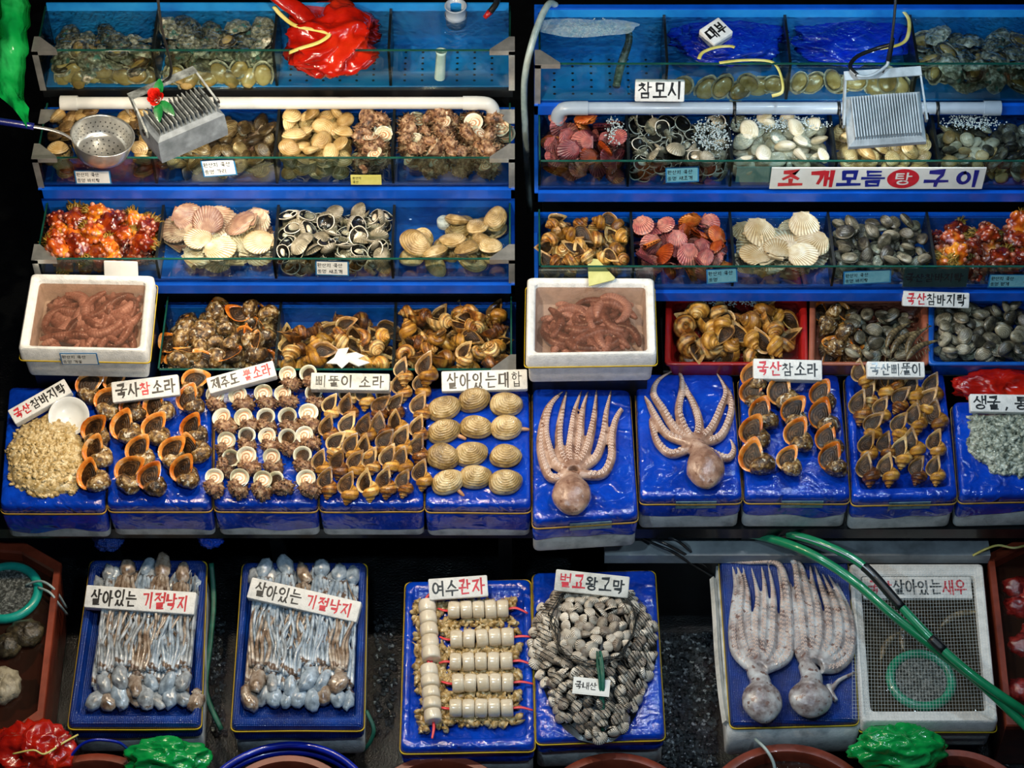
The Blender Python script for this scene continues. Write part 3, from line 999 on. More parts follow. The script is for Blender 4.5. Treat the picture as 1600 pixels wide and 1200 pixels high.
def tank(key, pyt, z, xl, xr, divs, depth, label, rail=True, brk=(), hole=False, water=m_water, HG=.12, bw=None):
    """A long glass tank: pyt the pixel row of its front glass' upper edge, z that edge's height."""
    a, b = at(xl, pyt, z), at(xr, pyt, z)
    yF, x0, x1 = a.y, a.x, b.x
    D = depth
    bw = HG + .018 if bw is None else bw
    o = thing('seafood_tank', label, 'tank', ((x0 + x1) / 2, yF, z - HG))
    ox = (x0 + x1) / 2
    X0, X1 = x0 - ox, x1 - ox
    g = G()     # liner: floor plate, back and two ends
    g.box((X0 + .006, .008, 0), (X1 - .006, D, .006))
    g.box((X0 + .006, D - .006, .006), (X1 - .006, D, bw - .006))
    g.build('liner', [m_blue_lin if z < 1.2 else m_lit_lin], o, smooth=False)
    if hole:
        g = G()
        for cx in hole:
            xc0, xc1 = at(cx[0], pyt, z).x - ox, at(cx[1], pyt, z).x - ox
            for i in range(6):
                for j in range(6):
                    xx, yy = xc0 + (xc1 - xc0) * (i + .6) / 6.4, .03 + (D - .05) * j / 6
                    g.lathe([(.0, .0001), (.0045, 0)], 8, 0, (xx, yy, .0068))
        g.build('perforation', [m_black], o)['kind'] = 'stuff'
    for s_, xx in ((-1, X0), (1, X1)):
        g = G()
        g.box((xx - (0 if s_ < 0 else .006), 0, 0), (xx + (.006 if s_ < 0 else 0), D, HG))
        g.build('end_glass', [m_glass], o, smooth=False)
    g = G()
    g.box((X0, 0, 0), (X1, .006, HG - .003))
    g.build('front_glass', [m_glass], o, smooth=False)
    g = G()
    g.box((X0, 0, HG - .003), (X1, .006, HG))
    g.box((X0, 0, HG - .003), (X0 + .005, D, HG))
    g.box((X1 - .005, 0, HG - .003), (X1, D, HG))
    g.build('glass_edge', [m_edge], o, smooth=False)
    g = G()
    if rail:
        g.box((X0 - .012, -.012, -RAIL), (X1 + .012, .02, -.004))
        g.box((X0 - .012, D - .004, -RAIL), (X1 + .012, D + .012, bw))
        g.box((X0 - .012, -.012, -RAIL), (X0 - .001, D, .0))
        g.box((X1 + .001, -.012, -RAIL), (X1 + .012, D, .0))
    else:
        g.box((X0 - .006, -.004, -.03), (X1 + .006, .02, -.002))
    g.build('base_rail', [m_blue if rail else m_black], o, smooth=False, sharp=30)
    dx = []
    for d in divs:
        xx = at(d, pyt, z).x - ox
        dx.append(xx + ox)
        g = G()
        g.box((xx - .004, .006, .006), (xx + .004, D - .006, min(HG - .006, bw + .02)))
        g.build('divider', [m_seal], o, smooth=False)
    for bx, by, s_ in brk:     # triangular steel plates across the corners
        xx, yy = (X0 if s_ > 0 else X1), (-.004 if by == 'f' else D * .86)
        if True:
            e = .075 * s_
            dy = .06 if by == 'f' else -.06
            xo = xx - .012 * s_
            g = G()
            zz = HG + .002
            tri = [(xo, yy, zz), (xo + e, yy, zz), (xo + e * .98, yy + dy * .1, zz), (xo + e * .22, yy + dy, zz), (xo, yy + dy, zz)]
            up = [(p[0], p[1], p[2] + .003) for p in tri]
            n = len(tri)
            g.add(tri + up, [tuple(reversed(range(n))) if s_ * dy > 0 else tuple(range(n)), tuple(range(n, 2 * n)) if s_ * dy > 0 else tuple(reversed(range(n, 2 * n)))] + [(i, (i + 1) % n, n + (i + 1) % n, n + i) for i in range(n)])
            if by == 'f':
                g.box((min(xo, xo + e), yy - .003, zz - .014), (max(xo, xo + e), yy, zz + .003))
                g.box((min(xo, xo + .018 * s_), yy - .003, -.0), (max(xo, xo + .018 * s_), yy, zz))
            g.build('corner_bracket', [m_steel], o, smooth=False)
    g = G()
    nx, ny = 24, 6
    zz = HG - .016
    g.grid([[(X0 + .006 + (X1 - X0 - .012) * i / nx, .0065 + (D - .013) * j / ny, zz) for i in range(nx + 1)] for j in range(ny + 1)], 0, wrap=False)
    wt = g.build('water', [water], o)
    edges = [x0 + .006] + dx + [x1 - .006]
    TK[key] = dict(HG=HG, o=o, yF=yF, z=z, zf=z - HG + .007, D=D, cells=[(edges[i] + .005, edges[i + 1] - .005) for i in range(len(edges) - 1)])
    return o


ZL = [.66, .86, 1.06, 1.26]
FB = [('f', 'f', 1), ('f', 'f', -1)]
tank('LD', 578, ZL[0], 246, 800, [428, 613], .29, 'lowest long glass tank of the whelk stall, above the blue trays', brk=[('f', 'f', -1)], bw=.08)
tank('LC', 405, ZL[1], 56, 798, [243, 427, 612], .235, 'long glass tank with sea squirts, scallops, dark cockles and big clams', brk=FB, HG=.10)
tank('LB', 247, ZL[2], 56, 798, [237, 428, 612], .235, 'long glass tank with clams and spiny turban shells under the white pipe', brk=FB + [('b', 'b', 1), ('b', 'b', -1)], bw=.09)
tank('LA', 79, ZL[3], 56, 798, [237, 426, 607], .20, 'topmost long glass tank with abalones and a red plastic bag', rail=False, brk=FB, HG=.155, hole=[(430, 600), (612, 790)])
tank('RC', 417, ZL[1], 842, 1690, [990, 1148, 1305, 1463], .235, 'long glass tank with red scallops, pale scallops and sea squirts', brk=[], HG=.10, bw=.075)
tank('RB', 252, ZL[2], 842, 1690, [983, 1145, 1308, 1470], .235, 'long glass tank of pink scallops, cockles and clams under the grey pipe', brk=[], bw=.09)
tank('RA', 100, ZL[3], 842, 1690, [1043, 1236, 1436], .23, 'topmost glass tank with bubbling water and blue plastic bags', brk=[('f', 'f', 1)], hole=[(850, 1040)], rail=True, HG=.155)

for key, xs, nm in (('L', (40, 806), 'whelk'), ('R', (836, 1700), 'scallop')):
    o = thing('display_stand', 'dark stepped stand carrying the glass tanks of the %s stall' % nm, 'stand', (0, .15, 0))
    for i, t in enumerate(['D', 'C', 'B', 'A']):
        k = key + t
        if k not in TK:
            continue
        q = TK[k]
        x0, x1 = at(xs[0] + 14, 405, .86).x, at(xs[1] - 10, 405, .86).x
        if k == 'LD':
            x0 = q['cells'][0][0]
        g = G()
        g.box((x0, q['yF'] - .15 + .055, .0), (x1, q['yF'] - .15 + q['D'] - .012, q['z'] - q['HG'] - RAIL - .001))
        g.build('step', [m_black], o, smooth=False)

# ---------------------------------------------------------------- foam boxes wrapped in blue film: the trays
m_film = M('blue_film', ['04288a', '063cb4', '0a4cce'], 8, .15, .9, 30, .7, detail=6, crease=(20, 2.2))
m_filmnet = M('blue_net_film', ['041c5c', '063080', '0a409c'], 10, .3, .6, 40, .4, wave=(62, 'XY', .5), crease=(9, .6))
m_band = M('rubber_band', ['a8822c', 'c9a040'], 20, .5, .1, 60, .1)
m_bandy = M('yellow_band', ['c7a512', 'e0c020'], 20, .5, .1, 60, .1)
m_tape = M('wet_tape', ['4a6a78', '7a9aa6'], 30, .25, .2, 60, .5)
m_boxw = M('box_foam', ['8f9496', 'bfc3c3', 'd4d7d6'], 20, .5, .4, 200, .05)


def qloop(cs, r, k=5):
    """Rounded loop through four corners (counter-clockwise), radius r."""
    out = []
    n = len(cs)
    for i in range(n):
        p, a, b = cs[i], cs[i - 1], cs[(i + 1) % n]
        da, db = (a - p).normalized() * r, (b - p).normalized() * r
        for j in range(k):
            t = j / (k - 1)
            s0, s1, s2 = (1 - t) ** 2, 2 * t * (1 - t), t * t
            q = (p + da) * s0 + p * s1 + (p + db) * s2
            if j == 0 and i >= 0:
                pass
            out.append(q)
    # extra points along the sides
    res = []
    m = len(out)
    for i in range(m):
        res.append(out[i])
        a, b = out[i], out[(i + 1) % m]
        if (b - a).length > .05:
            for j in range(1, 12):
                res.append(a + (b - a) * j / 12)
    return res


def inset(cs, d):
    c = sum(cs, Vector()) / 4
    return [p + ((c - p).normalized()) * d * 1.41 for p in cs]


def tray(corners, label, z=.6, h=.16, film_h=.075, rim=0, rimw=.026, name='foam_tray', filmmat=None, band=None, bz=.034, grp=None, skirt=.02, seed=0, boxout=0, tape=None):
    """corners: pixels of the top face, back-left, back-right, front-right, front-left."""
    cs = [at(x, y, z) for x, y in corners]
    cs = inset([cs[3], cs[2], cs[1], cs[0]], .002)
    ctr = sum(cs, Vector()) / 4
    ctr.z = z
    loc = [c - ctr for c in cs]
    o = thing(name, label, 'tray', ctr, group=grp)
    lp = lambda d, zz, r=.02: [Vector((p.x, p.y, zz)) for p in qloop(inset(loc, d), r)]
    n = len(lp(0, 0))
    fl = [(0, -film_h), (-.002, -bz - .004), (.001, -bz), (-.002, -bz + .004), (0, -.014), (.002, -.005), (.007, 0)]
    rows = [lp(d, zz) for d, zz in fl]
    rows[0] = [Vector((p.x, p.y, p.z - skirt * (.5 + nz((p.x * 9, p.y * 9, seed))) + (.0 if True else 0))) for p in rows[0]]
    mid = []
    if rim:
        mid = [lp(rimw, 0), lp(rimw + .006, -.006), lp(rimw + .012, -rim)]
    else:
        mid = [lp(.02, .0005)]
    rows += mid
    lastd = (rimw + .012 if rim else .02)
    base = rows[-1]
    for t in (.66, .33, .02):
        rows.append([Vector((p.x * t, p.y * t, p.z)) for p in base])
    for k, row in enumerate(rows):
        if 1 <= k:
            for p in row:
                p.z += .0012 * nz((p.x * 14, p.y * 14, seed + 3)) if k > 5 else 0
    g = G()
    g.grid(rows, 0, True, False, True)
    g.build('film', [filmmat or m_film], o)
    g = G()
    g.grid([lp(-boxout + .004, -h), lp(-boxout + .002, -h + .006), lp(-boxout + (.006 if boxout == 0 else 0), -.02 if boxout == 0 else -film_h + .01), lp(.02, -.02 if boxout == 0 else -film_h + .012)], 0, True, True, False)
    g.build('foam_box', [m_boxw], o)
    if band:
        g = G()
        lo = [Vector((p.x, p.y, -bz + .004 * nz((p.x * 5, p.y * 5, seed)))) for p in lp(-.003, 0)]
        rows = []
        for p in lo:
            rows.append([p + Vector((0, 0, -.003)), p + Vector((0, 0, .003))])
        c2 = lambda p, k: Vector((p.x * k, p.y * k, p.z))
        ring = [[c2(r_[0], 1), c2(r_[0], 1.008), c2(r_[1], 1.008), c2(r_[1], 1)] for r_ in rows]
        ring.append(ring[0])
        g.grid(ring, 0)
        g.build('rubber_band', [band], o)
    if tape:
        (x0, x1) = tape
        a, b = loc[0], loc[1]
        u = (b - a)
        nrm = Vector((u.y, -u.x, 0)).normalized() * .0045
        g = G()
        pa, pb = a + u * x0 + nrm, a + u * x1 + nrm
        v = [pa + Vector((0, 0, -.052)), pb + Vector((0, 0, -.052)), pb + Vector((0, 0, -.02)), pa + Vector((0, 0, -.02))]
        bk = [p - nrm * .5 for p in v]
        g.add(v + bk, [(0, 1, 2, 3), (7, 6, 5, 4), (0, 4, 5, 1), (1, 5, 6, 2), (2, 6, 7, 3), (3, 7, 4, 0)])
        tp = g.build('origin_label', [m_tape], o, smooth=False)
        lg, _ = letter_geo([('원산지 국산', 0)], 0, 0, .011, .011, 0, .0016, .02)
        uu = u.normalized()
        ng = G()
        ng.add([pa + uu * (x * 1.0 + .008) + Vector((0, 0, -.040 + y)) + nrm * .12 for x, y, _z in lg.v], lg.f)
        ng.build('lettering', [m_ink], tp)
    return o, ctr


m_table = M('table_dark', ['05070a', '0d1014'], 12, .4, .1, 50, .2)
tb = thing('stall_table', 'low dark table under the row of blue trays', 'table', (0, 0, 0))
yb, yf = at(800, 606, .6).y, at(800, 790, .6).y
g = G()
g.box((-1.75, yf + .03, .395), (1.75, yb + .0, .44))
g.build('tabletop', [m_table], tb, smooth=False)
for lx in (-1.2, -.7, -.02, .7, 1.2):
    g = G()
    g.box((lx - .02, yf + .06, 0), (lx + .02, yf + .10, .395))
    g.build('leg', [m_table], tb, smooth=False)

MID = [  # back-left, back-right, front-right, front-left, what lies on it
    ((13, 602), (168, 604), (163, 792), (-2, 792), 'with shucked clam meat', 0, 792),
    ((170, 604), (332, 604), (330, 789), (166, 789), 'with orange-lipped rock whelks', 0, 0),
    ((335, 604), (497, 604), (496, 789), (333, 789), 'with spiny turban shells', 0, 0),
    ((500, 604), (661, 604), (662, 789), (498, 789), 'with spindle whelks beside the surf clams', 0, 0),
    ((664, 604), (827, 604), (830, 790), (664, 790), 'with three rows of surf clams', 0, 0),
    ((832, 604), (985, 606), (998, 805), (832, 815), 'with one octopus lying head down, beside the surf clams', 0, 0),
    ((993, 582), (1146, 582), (1161, 776), (1000, 778), 'with the octopus spreading its arms', 0, 0),
    ((1154, 584), (1311, 582), (1330, 776), (1164, 776), 'with dark rock whelks in three columns', 0, 0),
    ((1320, 582), (1476, 580), (1498, 776), (1332, 780), 'with a raised rim, full of spindle whelks', .02, 0),
    ((1488, 625), (1650, 625), (1672, 772), (1500, 776), 'with a heap of shucked oysters', 0, 0)]
TRAYS = {}
for i, q in enumerate(MID):
    TRAYS[i] = tray(q[:4], 'blue film-wrapped foam tray ' + q[4], rim=q[5], band=m_band, seed=i, film_h=.112 if i < 5 else .085, h=.158, tape=(.35, .75) if i in (5, 6, 7, 8) else ((.88, 1.0) if i == 9 else None))
LOW = [
    ((140, 872), (322, 872), (313, 1133), (104, 1133), 'of small octopuses nearer the brown tub with a turquoise hoop', m_filmnet, .03, m_bandy),
    ((378, 876), (573, 876), (568, 1136), (360, 1136), 'of small octopuses nearer the scallop muscle skewers', m_filmnet, .03, m_bandy),
    ((633, 906), (829, 902), (836, 1168), (625, 1172), 'under seven skewers of scallop muscle', m_film, .014, m_bandy),
    ((832, 892), (1024, 888), (1040, 1150), (838, 1158), 'under the net bag of cockles', m_film, 0, m_bandy),
    ((1124, 872), (1326, 872), (1343, 1126), (1142, 1132), 'under two large pale octopuses', m_filmnet, 0, m_bandy)]
LT = {}
ZB = .30
for i, q in enumerate(LOW):
    LT[i] = tray(q[:4], 'large blue film-wrapped foam tray ' + q[4], z=ZB, h=.16, film_h=.06 if i != 4 else .04, rim=q[6], rimw=.022, filmmat=q[5], band=q[7], bz=.022, seed=20 + i, boxout=.012 if i == 4 else 0)
# crates under the low trays
m_crate = M('blue_crate', ['041238', '071c54'], 10, .4, .2, 40, .2)
for i, (o, c) in LT.items():
    ct = thing('support_crate', ['dark crate under the first tray of small octopuses', 'dark crate under the second tray of small octopuses', 'dark crate under the tray of scallop muscle skewers', 'dark crate under the tray with the cockle bag', 'dark crate under the tray of two pale octopuses'][i], 'crate', (c.x, c.y, 0))
    g = G()
    for (a, b) in (((-.15, -.2), (.15, -.19)), ((-.15, .19), (.15, .2)), ((-.15, -.19), (-.14, .19)), ((.14, -.19), (.15, .19))):
        g.box((a[0], a[1], .0), (b[0], b[1], ZB - .162))
    g.build('crate_wall', [m_crate], ct, smooth=False)
    g = G()
    g.box((-.14, -.19, .02), (.14, .19, .03))
    g.build('crate_bottom', [m_crate], ct, smooth=False)

# ---------------------------------------------------------------- white foam boxes with spoon worms
m_worm = M('spoon_worm', ['5a3830', '92685c', 'b08a80', 'c8a69c'], 26, .28, .3, 70, .5, .16, ('g', 110, '6f3f34', .25), sss=.0, rndhue=.3)
ZS = .82


def foam_box(top, bot_y, label, wall=.022, name='foam_box', water=m_brownw, wz=.022, zt=ZS, hh=.13, band=None, inner_floor=.035):
    cs = [at(x, y, zt) for x, y in top]
    cs = [cs[3], cs[2], cs[1], cs[0]]
    ctr = sum(cs, Vector()) / 4
    o = thing(name, label, 'box', (ctr.x, ctr.y, zt))
    loc = [c - ctr for c in cs]
    lp = lambda d, zz, r=.014: [Vector((p.x, p.y, zz)) for p in qloop(inset(loc, d), r)]
    g = G()
    g.grid([lp(.010, -hh), lp(.008, -hh + .01), lp(.006, -.052), lp(-.001, -.050), lp(0, -.006), lp(.004, 0), lp(.010, 0), lp(.013, -.003), lp(wall * .75, -.004), lp(wall, -.009), lp(wall + .006, -hh + inner_floor), ], 0, True, True, True)
    g.build('foam_shell', [m_styro], o, sharp=50)
    if water:
        g = G()
        a = lp(wall - .002, -wz)
        g.grid([a] + [[Vector((p.x * t, p.y * t, p.z)) for p in a] for t in (.6, .2)], 0, True, False, True)
        g.build('water', [water], o)
    if band:
        g = G()
        lo = lp(-.004, -.052)
        ring = [[p, p * 1.0 + Vector((0, 0, .005)), Vector((p.x * 1.008, p.y * 1.008, p.z + .005)), Vector((p.x * 1.008, p.y * 1.008, p.z))] for p in lo]
        ring.append(ring[0])
        g.grid(ring, 0)
        g.build('rubber_band', [band], o)
    inn = [p + ctr for p in inset(loc, wall + .004)]
    return o, inn, zt - hh + inner_floor


def worms(inn, zf, n, label, grp, rg):
    x0, x1 = inn[0].x, inn[1].x
    y0, y1 = inn[0].y, inn[3].y
    for k in range(n):
        L_, r = rg.uniform(.13, .21), rg.uniform(.0110, .0155)
        cu = rg.choice([-1, 1]) * rg.uniform(.9, 3.6)
        a = rg.uniform(0, 2 * PI)
        N = 9
        for tr in range(30):
            cx, cy = rg.uniform(x0 + .015, x1 - .015), rg.uniform(y0 + .015, y1 - .015)
            pts, aa = [], a + rg.uniform(0, 6)
            p = Vector((0, 0, 0))
            for i in range(N):
                pts.append(p.copy())
                aa += cu / N + rg.uniform(-.12, .12)
                p += Vector((math.cos(aa), math.sin(aa), 0)) * L_ / N
            m = sum(pts, Vector()) / N
            pts = [q - m + Vector((cx, cy, 0)) for q in pts]
            if all(x0 + r < q.x < x1 - r and y0 + r < q.y < y1 - r for q in pts):
                break
        else:
            continue
        lay = k / n
        z = zf + r + .040 * lay
        g = G()
        prof = [.35, .75, .95, 1.05, 1.08, 1.05, .95, .8, .45]
        o = Vector((cx, cy, z))
        g.tube([q - Vector((cx, cy, 0)) + Vector((0, 0, .008 * nz(q, 22, k))) for q in pts], [r * x for x in prof], 10, 0, smooth=3)
        tag(g.build('spoon_worm', [m_worm], None, o), label, 'spoon worm', grp)


o, inn, zf = foam_box([(48, 427), (241, 430), (229, 549), (28, 545)], 590, 'white foam box of spoon worms with a blank card, in front of the sea squirts', band=m_bandy)
worms(inn, zf, 84, 'pink-brown spoon worm in the foam box near the sea squirts', 'spoon worms in the box with the blank card', random.Random(3))
o2, inn2, zf2 = foam_box([(824, 433), (1022, 434), (1026, 553), (822, 556)], 595, 'white foam box of spoon worms with a torn yellow slip, beside the red basket', band=m_bandy)
worms(inn2, zf2, 84, 'reddish spoon worm in the foam box beside the red basket', 'spoon worms in the box with the yellow slip', random.Random(5))
for q, nm in ((o, 'the spoon worm box near the sea squirts'), (o2, 'the spoon worm box beside the red basket')):
    st = thing('box_stand', 'dark support under ' + nm, 'stand', (q.location.x, q.location.y, 0))
    g = G()
    g.box((-.17, -.10, 0), (.17, .12, ZS - .131))
    g.build('box_stand_body', [m_black], st, smooth=False)

# ---------------------------------------------------------------- three plastic baskets on the shelf at the scallop stall
m_redp = M('red_plastic', ['8a1210', 'a81a16'], 10, .35, .1, 50, .3)
m_brownp = M('brown_plastic', ['8a4a34', 'a8624a'], 10, .4, .1, 50, .2)
m_bluep = M('bright_blue_plastic', ['0a4aa0', '1462c4'], 10, .3, .1, 50, .3)
BK = {}
for key, x0, x1, mt, lb in (('red', 1043, 1258, m_redp, 'red plastic basket of large banded whelks'), ('brown', 1268, 1448, m_brownp, 'brown plastic basket with whelks, clams and shrimps'), ('blue', 1454, 1640, m_bluep, 'blue plastic basket full of grey clams')):
    zt, dp = .665, .07
    top = [(x0, 462), (x1, 462), (x1 + 2, 568), (x0 - 2, 568)]
    cs = [at(x, y, zt) for x, y in top]
    cs = [cs[3], cs[2], cs[1], cs[0]]
    ctr = sum(cs, Vector()) / 4
    loc = [c - ctr for c in cs]
    lp = lambda d, zz, r=.018: [Vector((p.x, p.y, zz)) for p in qloop(inset(loc, d), r)]
    bo = thing('plastic_basket', lb, 'basket', (ctr.x, ctr.y, zt))
    g = G()
    g.grid([lp(.016, -dp), lp(.014, -dp + .004), lp(.002, -.012)], 0, True, True, False)
    g.grid([lp(.012, -.008), lp(.020, -dp + .006)], 0, True, False, True)
    g.build('basket_body', [mt], bo)
    g = G()
    g.grid([lp(.002, -.012), lp(-.004, -.010), lp(-.004, -.001), lp(0, 0), lp(.008, 0), lp(.012, -.008)], 0, True)
    g.build('rim', [mt], bo)
    g = G()
    g.grid([lp(.018, -.018)] + [[Vector((p.x * t, p.y * t, p.z)) for p in lp(.018, -.018)] for t in (.6, .2)], 0, True, False, True)
    g.build('water', [m_water], bo)
    BK[key] = (inset(cs, .024), zt - dp + .008)
g = G()
sh = thing('basket_shelf', 'dark shelf with a steel edge carrying the three baskets', 'shelf', (0, 0, 0))
a, b = at(1036, 575, .59), at(1700, 575, .59)
g.box((a.x, a.y - .012, .05), (b.x, a.y + .24, .59))
g.build('shelf_board', [m_black], sh, smooth=False)
g = G()
g.box((a.x, a.y - .018, .575), (b.x, a.y - .012, .592))
g.build('shelf_edge', [m_steel], sh, smooth=False)
# ---------------------------------------------------------------- live shellfish heaped in the tanks
def cell(key, i):
    q = TK[key]
    x0, x1 = q['cells'][i]
    return x0, x1, q['yF'] + .010, q['yF'] + q['D'] - .010, q['zf']


def fill(key, i, kinds, r, q, n, label, group, sub=None, **kw):
    x0, x1, y0, y1, zf = cell(key, i)
    if sub:
        x0, x1, y0, y1 = x0 + (x1 - x0) * sub[0], x0 + (x1 - x0) * sub[1], y0 + (y1 - y0) * sub[2], y0 + (y1 - y0) * sub[3]
    ps = [p for k in kinds for p in P[k]]
    kw.setdefault('zmax', zf + TK[key]['HG'] - .008)
    return heap(x0, x1, y0, y1, zf, ps, r, q, n, label, group, **kw)


UP = R(-25)
fill('LA', 0, ['abal'], .036, .55, 30, 'mottled abalone in the topmost tank beside the green bag', 'abalones in the first top compartment', tilt=.35)
fill('LA', 0, ['abal_up'], .030, .5, 9, 'abalone showing its tan foot through the front glass below the first top compartment', 'abalones clinging to the glass, first compartment', sub=(.05, .98, 0, .16), base=(R(65), 0, 0), tilt=.12, scv=.1)
fill('LA', 1, ['abal'], .036, .55, 42, 'mottled abalone in the topmost tank next to the red bag', 'abalones in the second top compartment', tilt=.35)
fill('LA', 1, ['abal_up'], .030, .5, 10, 'abalone showing its tan foot through the front glass next to the red bag', 'abalones clinging to the glass, second compartment', sub=(.02, .98, 0, .16), base=(R(65), 0, 0), tilt=.12, scv=.1)
fill('LB', 0, ['carpet', 'venus'], .028, .45, 120, 'brownish clam in the tank under the strainer', 'clams under the strainer', tilt=.45, ok=lambda x, y: math.hypot(x - at(160, 213, 1.06).x, y - at(160, 213, 1.06).y) > .118)
fill('LB', 1, ['carpet'], .028, .45, 100, 'striped brown clam in the tank under the floodlight with the rose', 'clams under the floodlight with the rose', tilt=.5)
fill('LB', 1, ['scal_p'], .05, .3, 7, 'brown scallop among clams in the tank under the floodlight with the rose', 'scallops among the clams under the rose lamp', tilt=.4, sub=(.1, 1, .2, 1))
fill('LB', 2, ['venus'], .031, .5, 70, 'yellowish ridged clam in the tank beside the spiny turban shells', 'yellowish clams under the white pipe', tilt=.5, sub=(0, .66, 0, 1))
fill('LB', 2, ['turban1'], .036, .6, 18, 'spiny turban shell sharing a compartment with yellowish clams', 'turban shells beside the yellowish clams', tilt=.7, mul=1.15, sub=(.66, 1, 0, 1))
fill('LB', 3, ['turban1'], .036, .6, 56, 'spiny turban shell in the tank below the elbow of the white pipe', 'turban shells below the pipe elbow', tilt=.7, mul=1.15)
fill('LC', 0, ['squirt'], .036, .62, 36, 'orange knobbly sea squirt in the tank behind the box with the blank card', 'sea squirts behind the spoon worms', tilt=.25)
fill('LC', 1, ['scal_p'], .055, .26, 15, 'pinkish brown scallop stacked at the back of the scallop compartment', 'brown scallops in the first stall', tilt=.25, sub=(0, 1, .45, 1))
fill('LC', 1, ['scal_w'], .052, .26, 13, 'cream scallop lying at the front of the scallop compartment', 'cream scallops in the first stall', tilt=.2, sub=(.2, 1, .0, .62))
fill('LC', 2, ['cup'], .026, .55, 125, 'gaping cockle with black hollow and white foot, between scallops and big clams', 'gaping cockles in the first stall', tilt=.35)
fill('LC', 3, ['surf'], .043, .45, 20, 'big tan surf clam under water in the tank with the white cap', 'surf clams in the tank with the white float', tilt=.5, sub=(0, .98, 0, .62))
fill('LC', 3, ['surf'], .043, .45, 7, 'big tan surf clam at the back of the tank with the white cap', 'surf clams at the back of that tank', tilt=.4, sub=(.45, 1, .5, 1))
fill('LD', 0, ['rapana1'], .040, .6, 46, 'crusty whelk with an orange lip in the tank beside the spoon worm box', 'rock whelks in the lowest tank', tilt=.6, mul=1.15)
fill('LD', 1, ['nept1'], .036, .6, 40, 'banded whelk in the half-empty compartment of the lowest tank', 'banded whelks, half-empty compartment', tilt=.6, sub=(0, 1, 0, .7), mul=1.2)
fill('LD', 1, ['nept1'], .036, .6, 7, 'banded whelk lying at the back of the half-empty lowest compartment', 'banded whelks at the back of the half-empty compartment', tilt=.6, sub=(.2, 1, .6, 1), mul=1.2)
fill('LD', 2, ['nept1'], .036, .6, 72, 'banded whelk in the crowded end compartment of the lowest tank', 'banded whelks, crowded compartment', tilt=.6, mul=1.2)
fill('RA', 1, ['abal_up'], .034, .5, 7, 'tan abalone clinging to the glass below the floating block', 'abalones below the floating block', sub=(0, 1, 0, .2), base=(R(60), 0, 0), tilt=.15)
fill('RA', 2, ['abal_up'], .034, .5, 9, 'tan abalone lying at the front of the tank behind the finned floodlight', 'abalones behind the finned floodlight', sub=(0, 1, 0, .35), base=(R(40), 0, 0), tilt=.2)
fill('RA', 3, ['abal'], .037, .55, 60, 'greenish abalone in the top tank beyond the finned floodlight', 'greenish abalones in the end top tank', tilt=.4)
fill('RB', 0, ['scal_r'], .034, .5, 54, 'pinkish red scallop below the grey pipe elbow', 'pink scallops below the grey pipe', tilt=.55)
fill('RB', 1, ['cup'], .027, .55, 95, 'dark gaping cockle in the tank under the bubbling grey pipe', 'gaping cockles under the grey pipe', tilt=.5)
fill('RB', 2, ['white'], .033, .5, 62, 'white clam in the foamy tank behind the red and blue banner', 'white clams behind the banner', tilt=.5)
fill('RB', 3, ['venus'], .034, .5, 58, 'tan ridged clam in the tank under the finned floodlight', 'tan clams under the finned floodlight', tilt=.5)
fill('RB', 4, ['mixed'], .026, .5, 130, 'small grey or yellow clam in the tank at the capped pipe end', 'small clams at the capped pipe end', tilt=.5)
fill('RC', 0, ['nept1'], .035, .6, 60, 'brown whelk in the tank behind the torn yellow slip', 'brown whelks behind the yellow slip', tilt=.6, mul=1.15)
fill('RC', 1, ['scal_r'], .034, .5, 64, 'red or orange scallop in the tank above the red basket', 'red scallops above the red basket', tilt=.6)
fill('RC', 2, ['scal_w'], .052, .26, 32, 'pale ribbed scallop in the tank above the red basket end', 'pale scallops in the scallop stall', tilt=.25)
fill('RC', 3, ['grey'], .029, .5, 104, 'grey clam in the tank between pale scallops and sea squirts', 'grey clams beside the pale scallops', tilt=.5)
fill('RC', 4, ['squirt'], .036, .62, 36, 'orange knobbly sea squirt in the tank above the blue basket', 'sea squirts above the blue basket', tilt=.25)

for key, kinds, r, q, n, lb, gp, tl, sub in (
        ('red', ['nept'], .042, .6, 34, 'large banded whelk in the red basket', 'banded whelks in the red basket', .6, None),
        ('brown', ['rapana1'], .042, .6, 9, 'dark rock whelk in the brown basket', 'rock whelks in the brown basket', .5, (0, .5)),
        ('brown', ['grey'], .030, .5, 40, 'grey clam in the brown basket', 'grey clams in the brown basket', .4, (.25, 1)),
        ('blue', ['grey'], .029, .5, 110, 'grey clam in the blue basket', 'grey clams in the blue basket', .4, None)):
    cs, zf = BK[key]
    x0, x1 = cs[0].x, cs[1].x
    y0, y1 = cs[0].y, cs[3].y
    if sub:
        x0, x1 = x0 + (x1 - x0) * sub[0], x0 + (x1 - x0) * sub[1]
    heap(x0, x1, y0, y1, zf, [p for k in kinds for p in P[k]], r, q, n, lb, gp, tilt=tl, scv=.12, zmax=.69, mul=1.35 if key == 'red' else 1.0)

# ---------------------------------------------------------------- shellfish set out in rows on the trays
ORD = ['first', 'second', 'third', 'fourth', 'fifth', 'sixth', 'seventh', 'eighth', 'ninth', 'tenth']


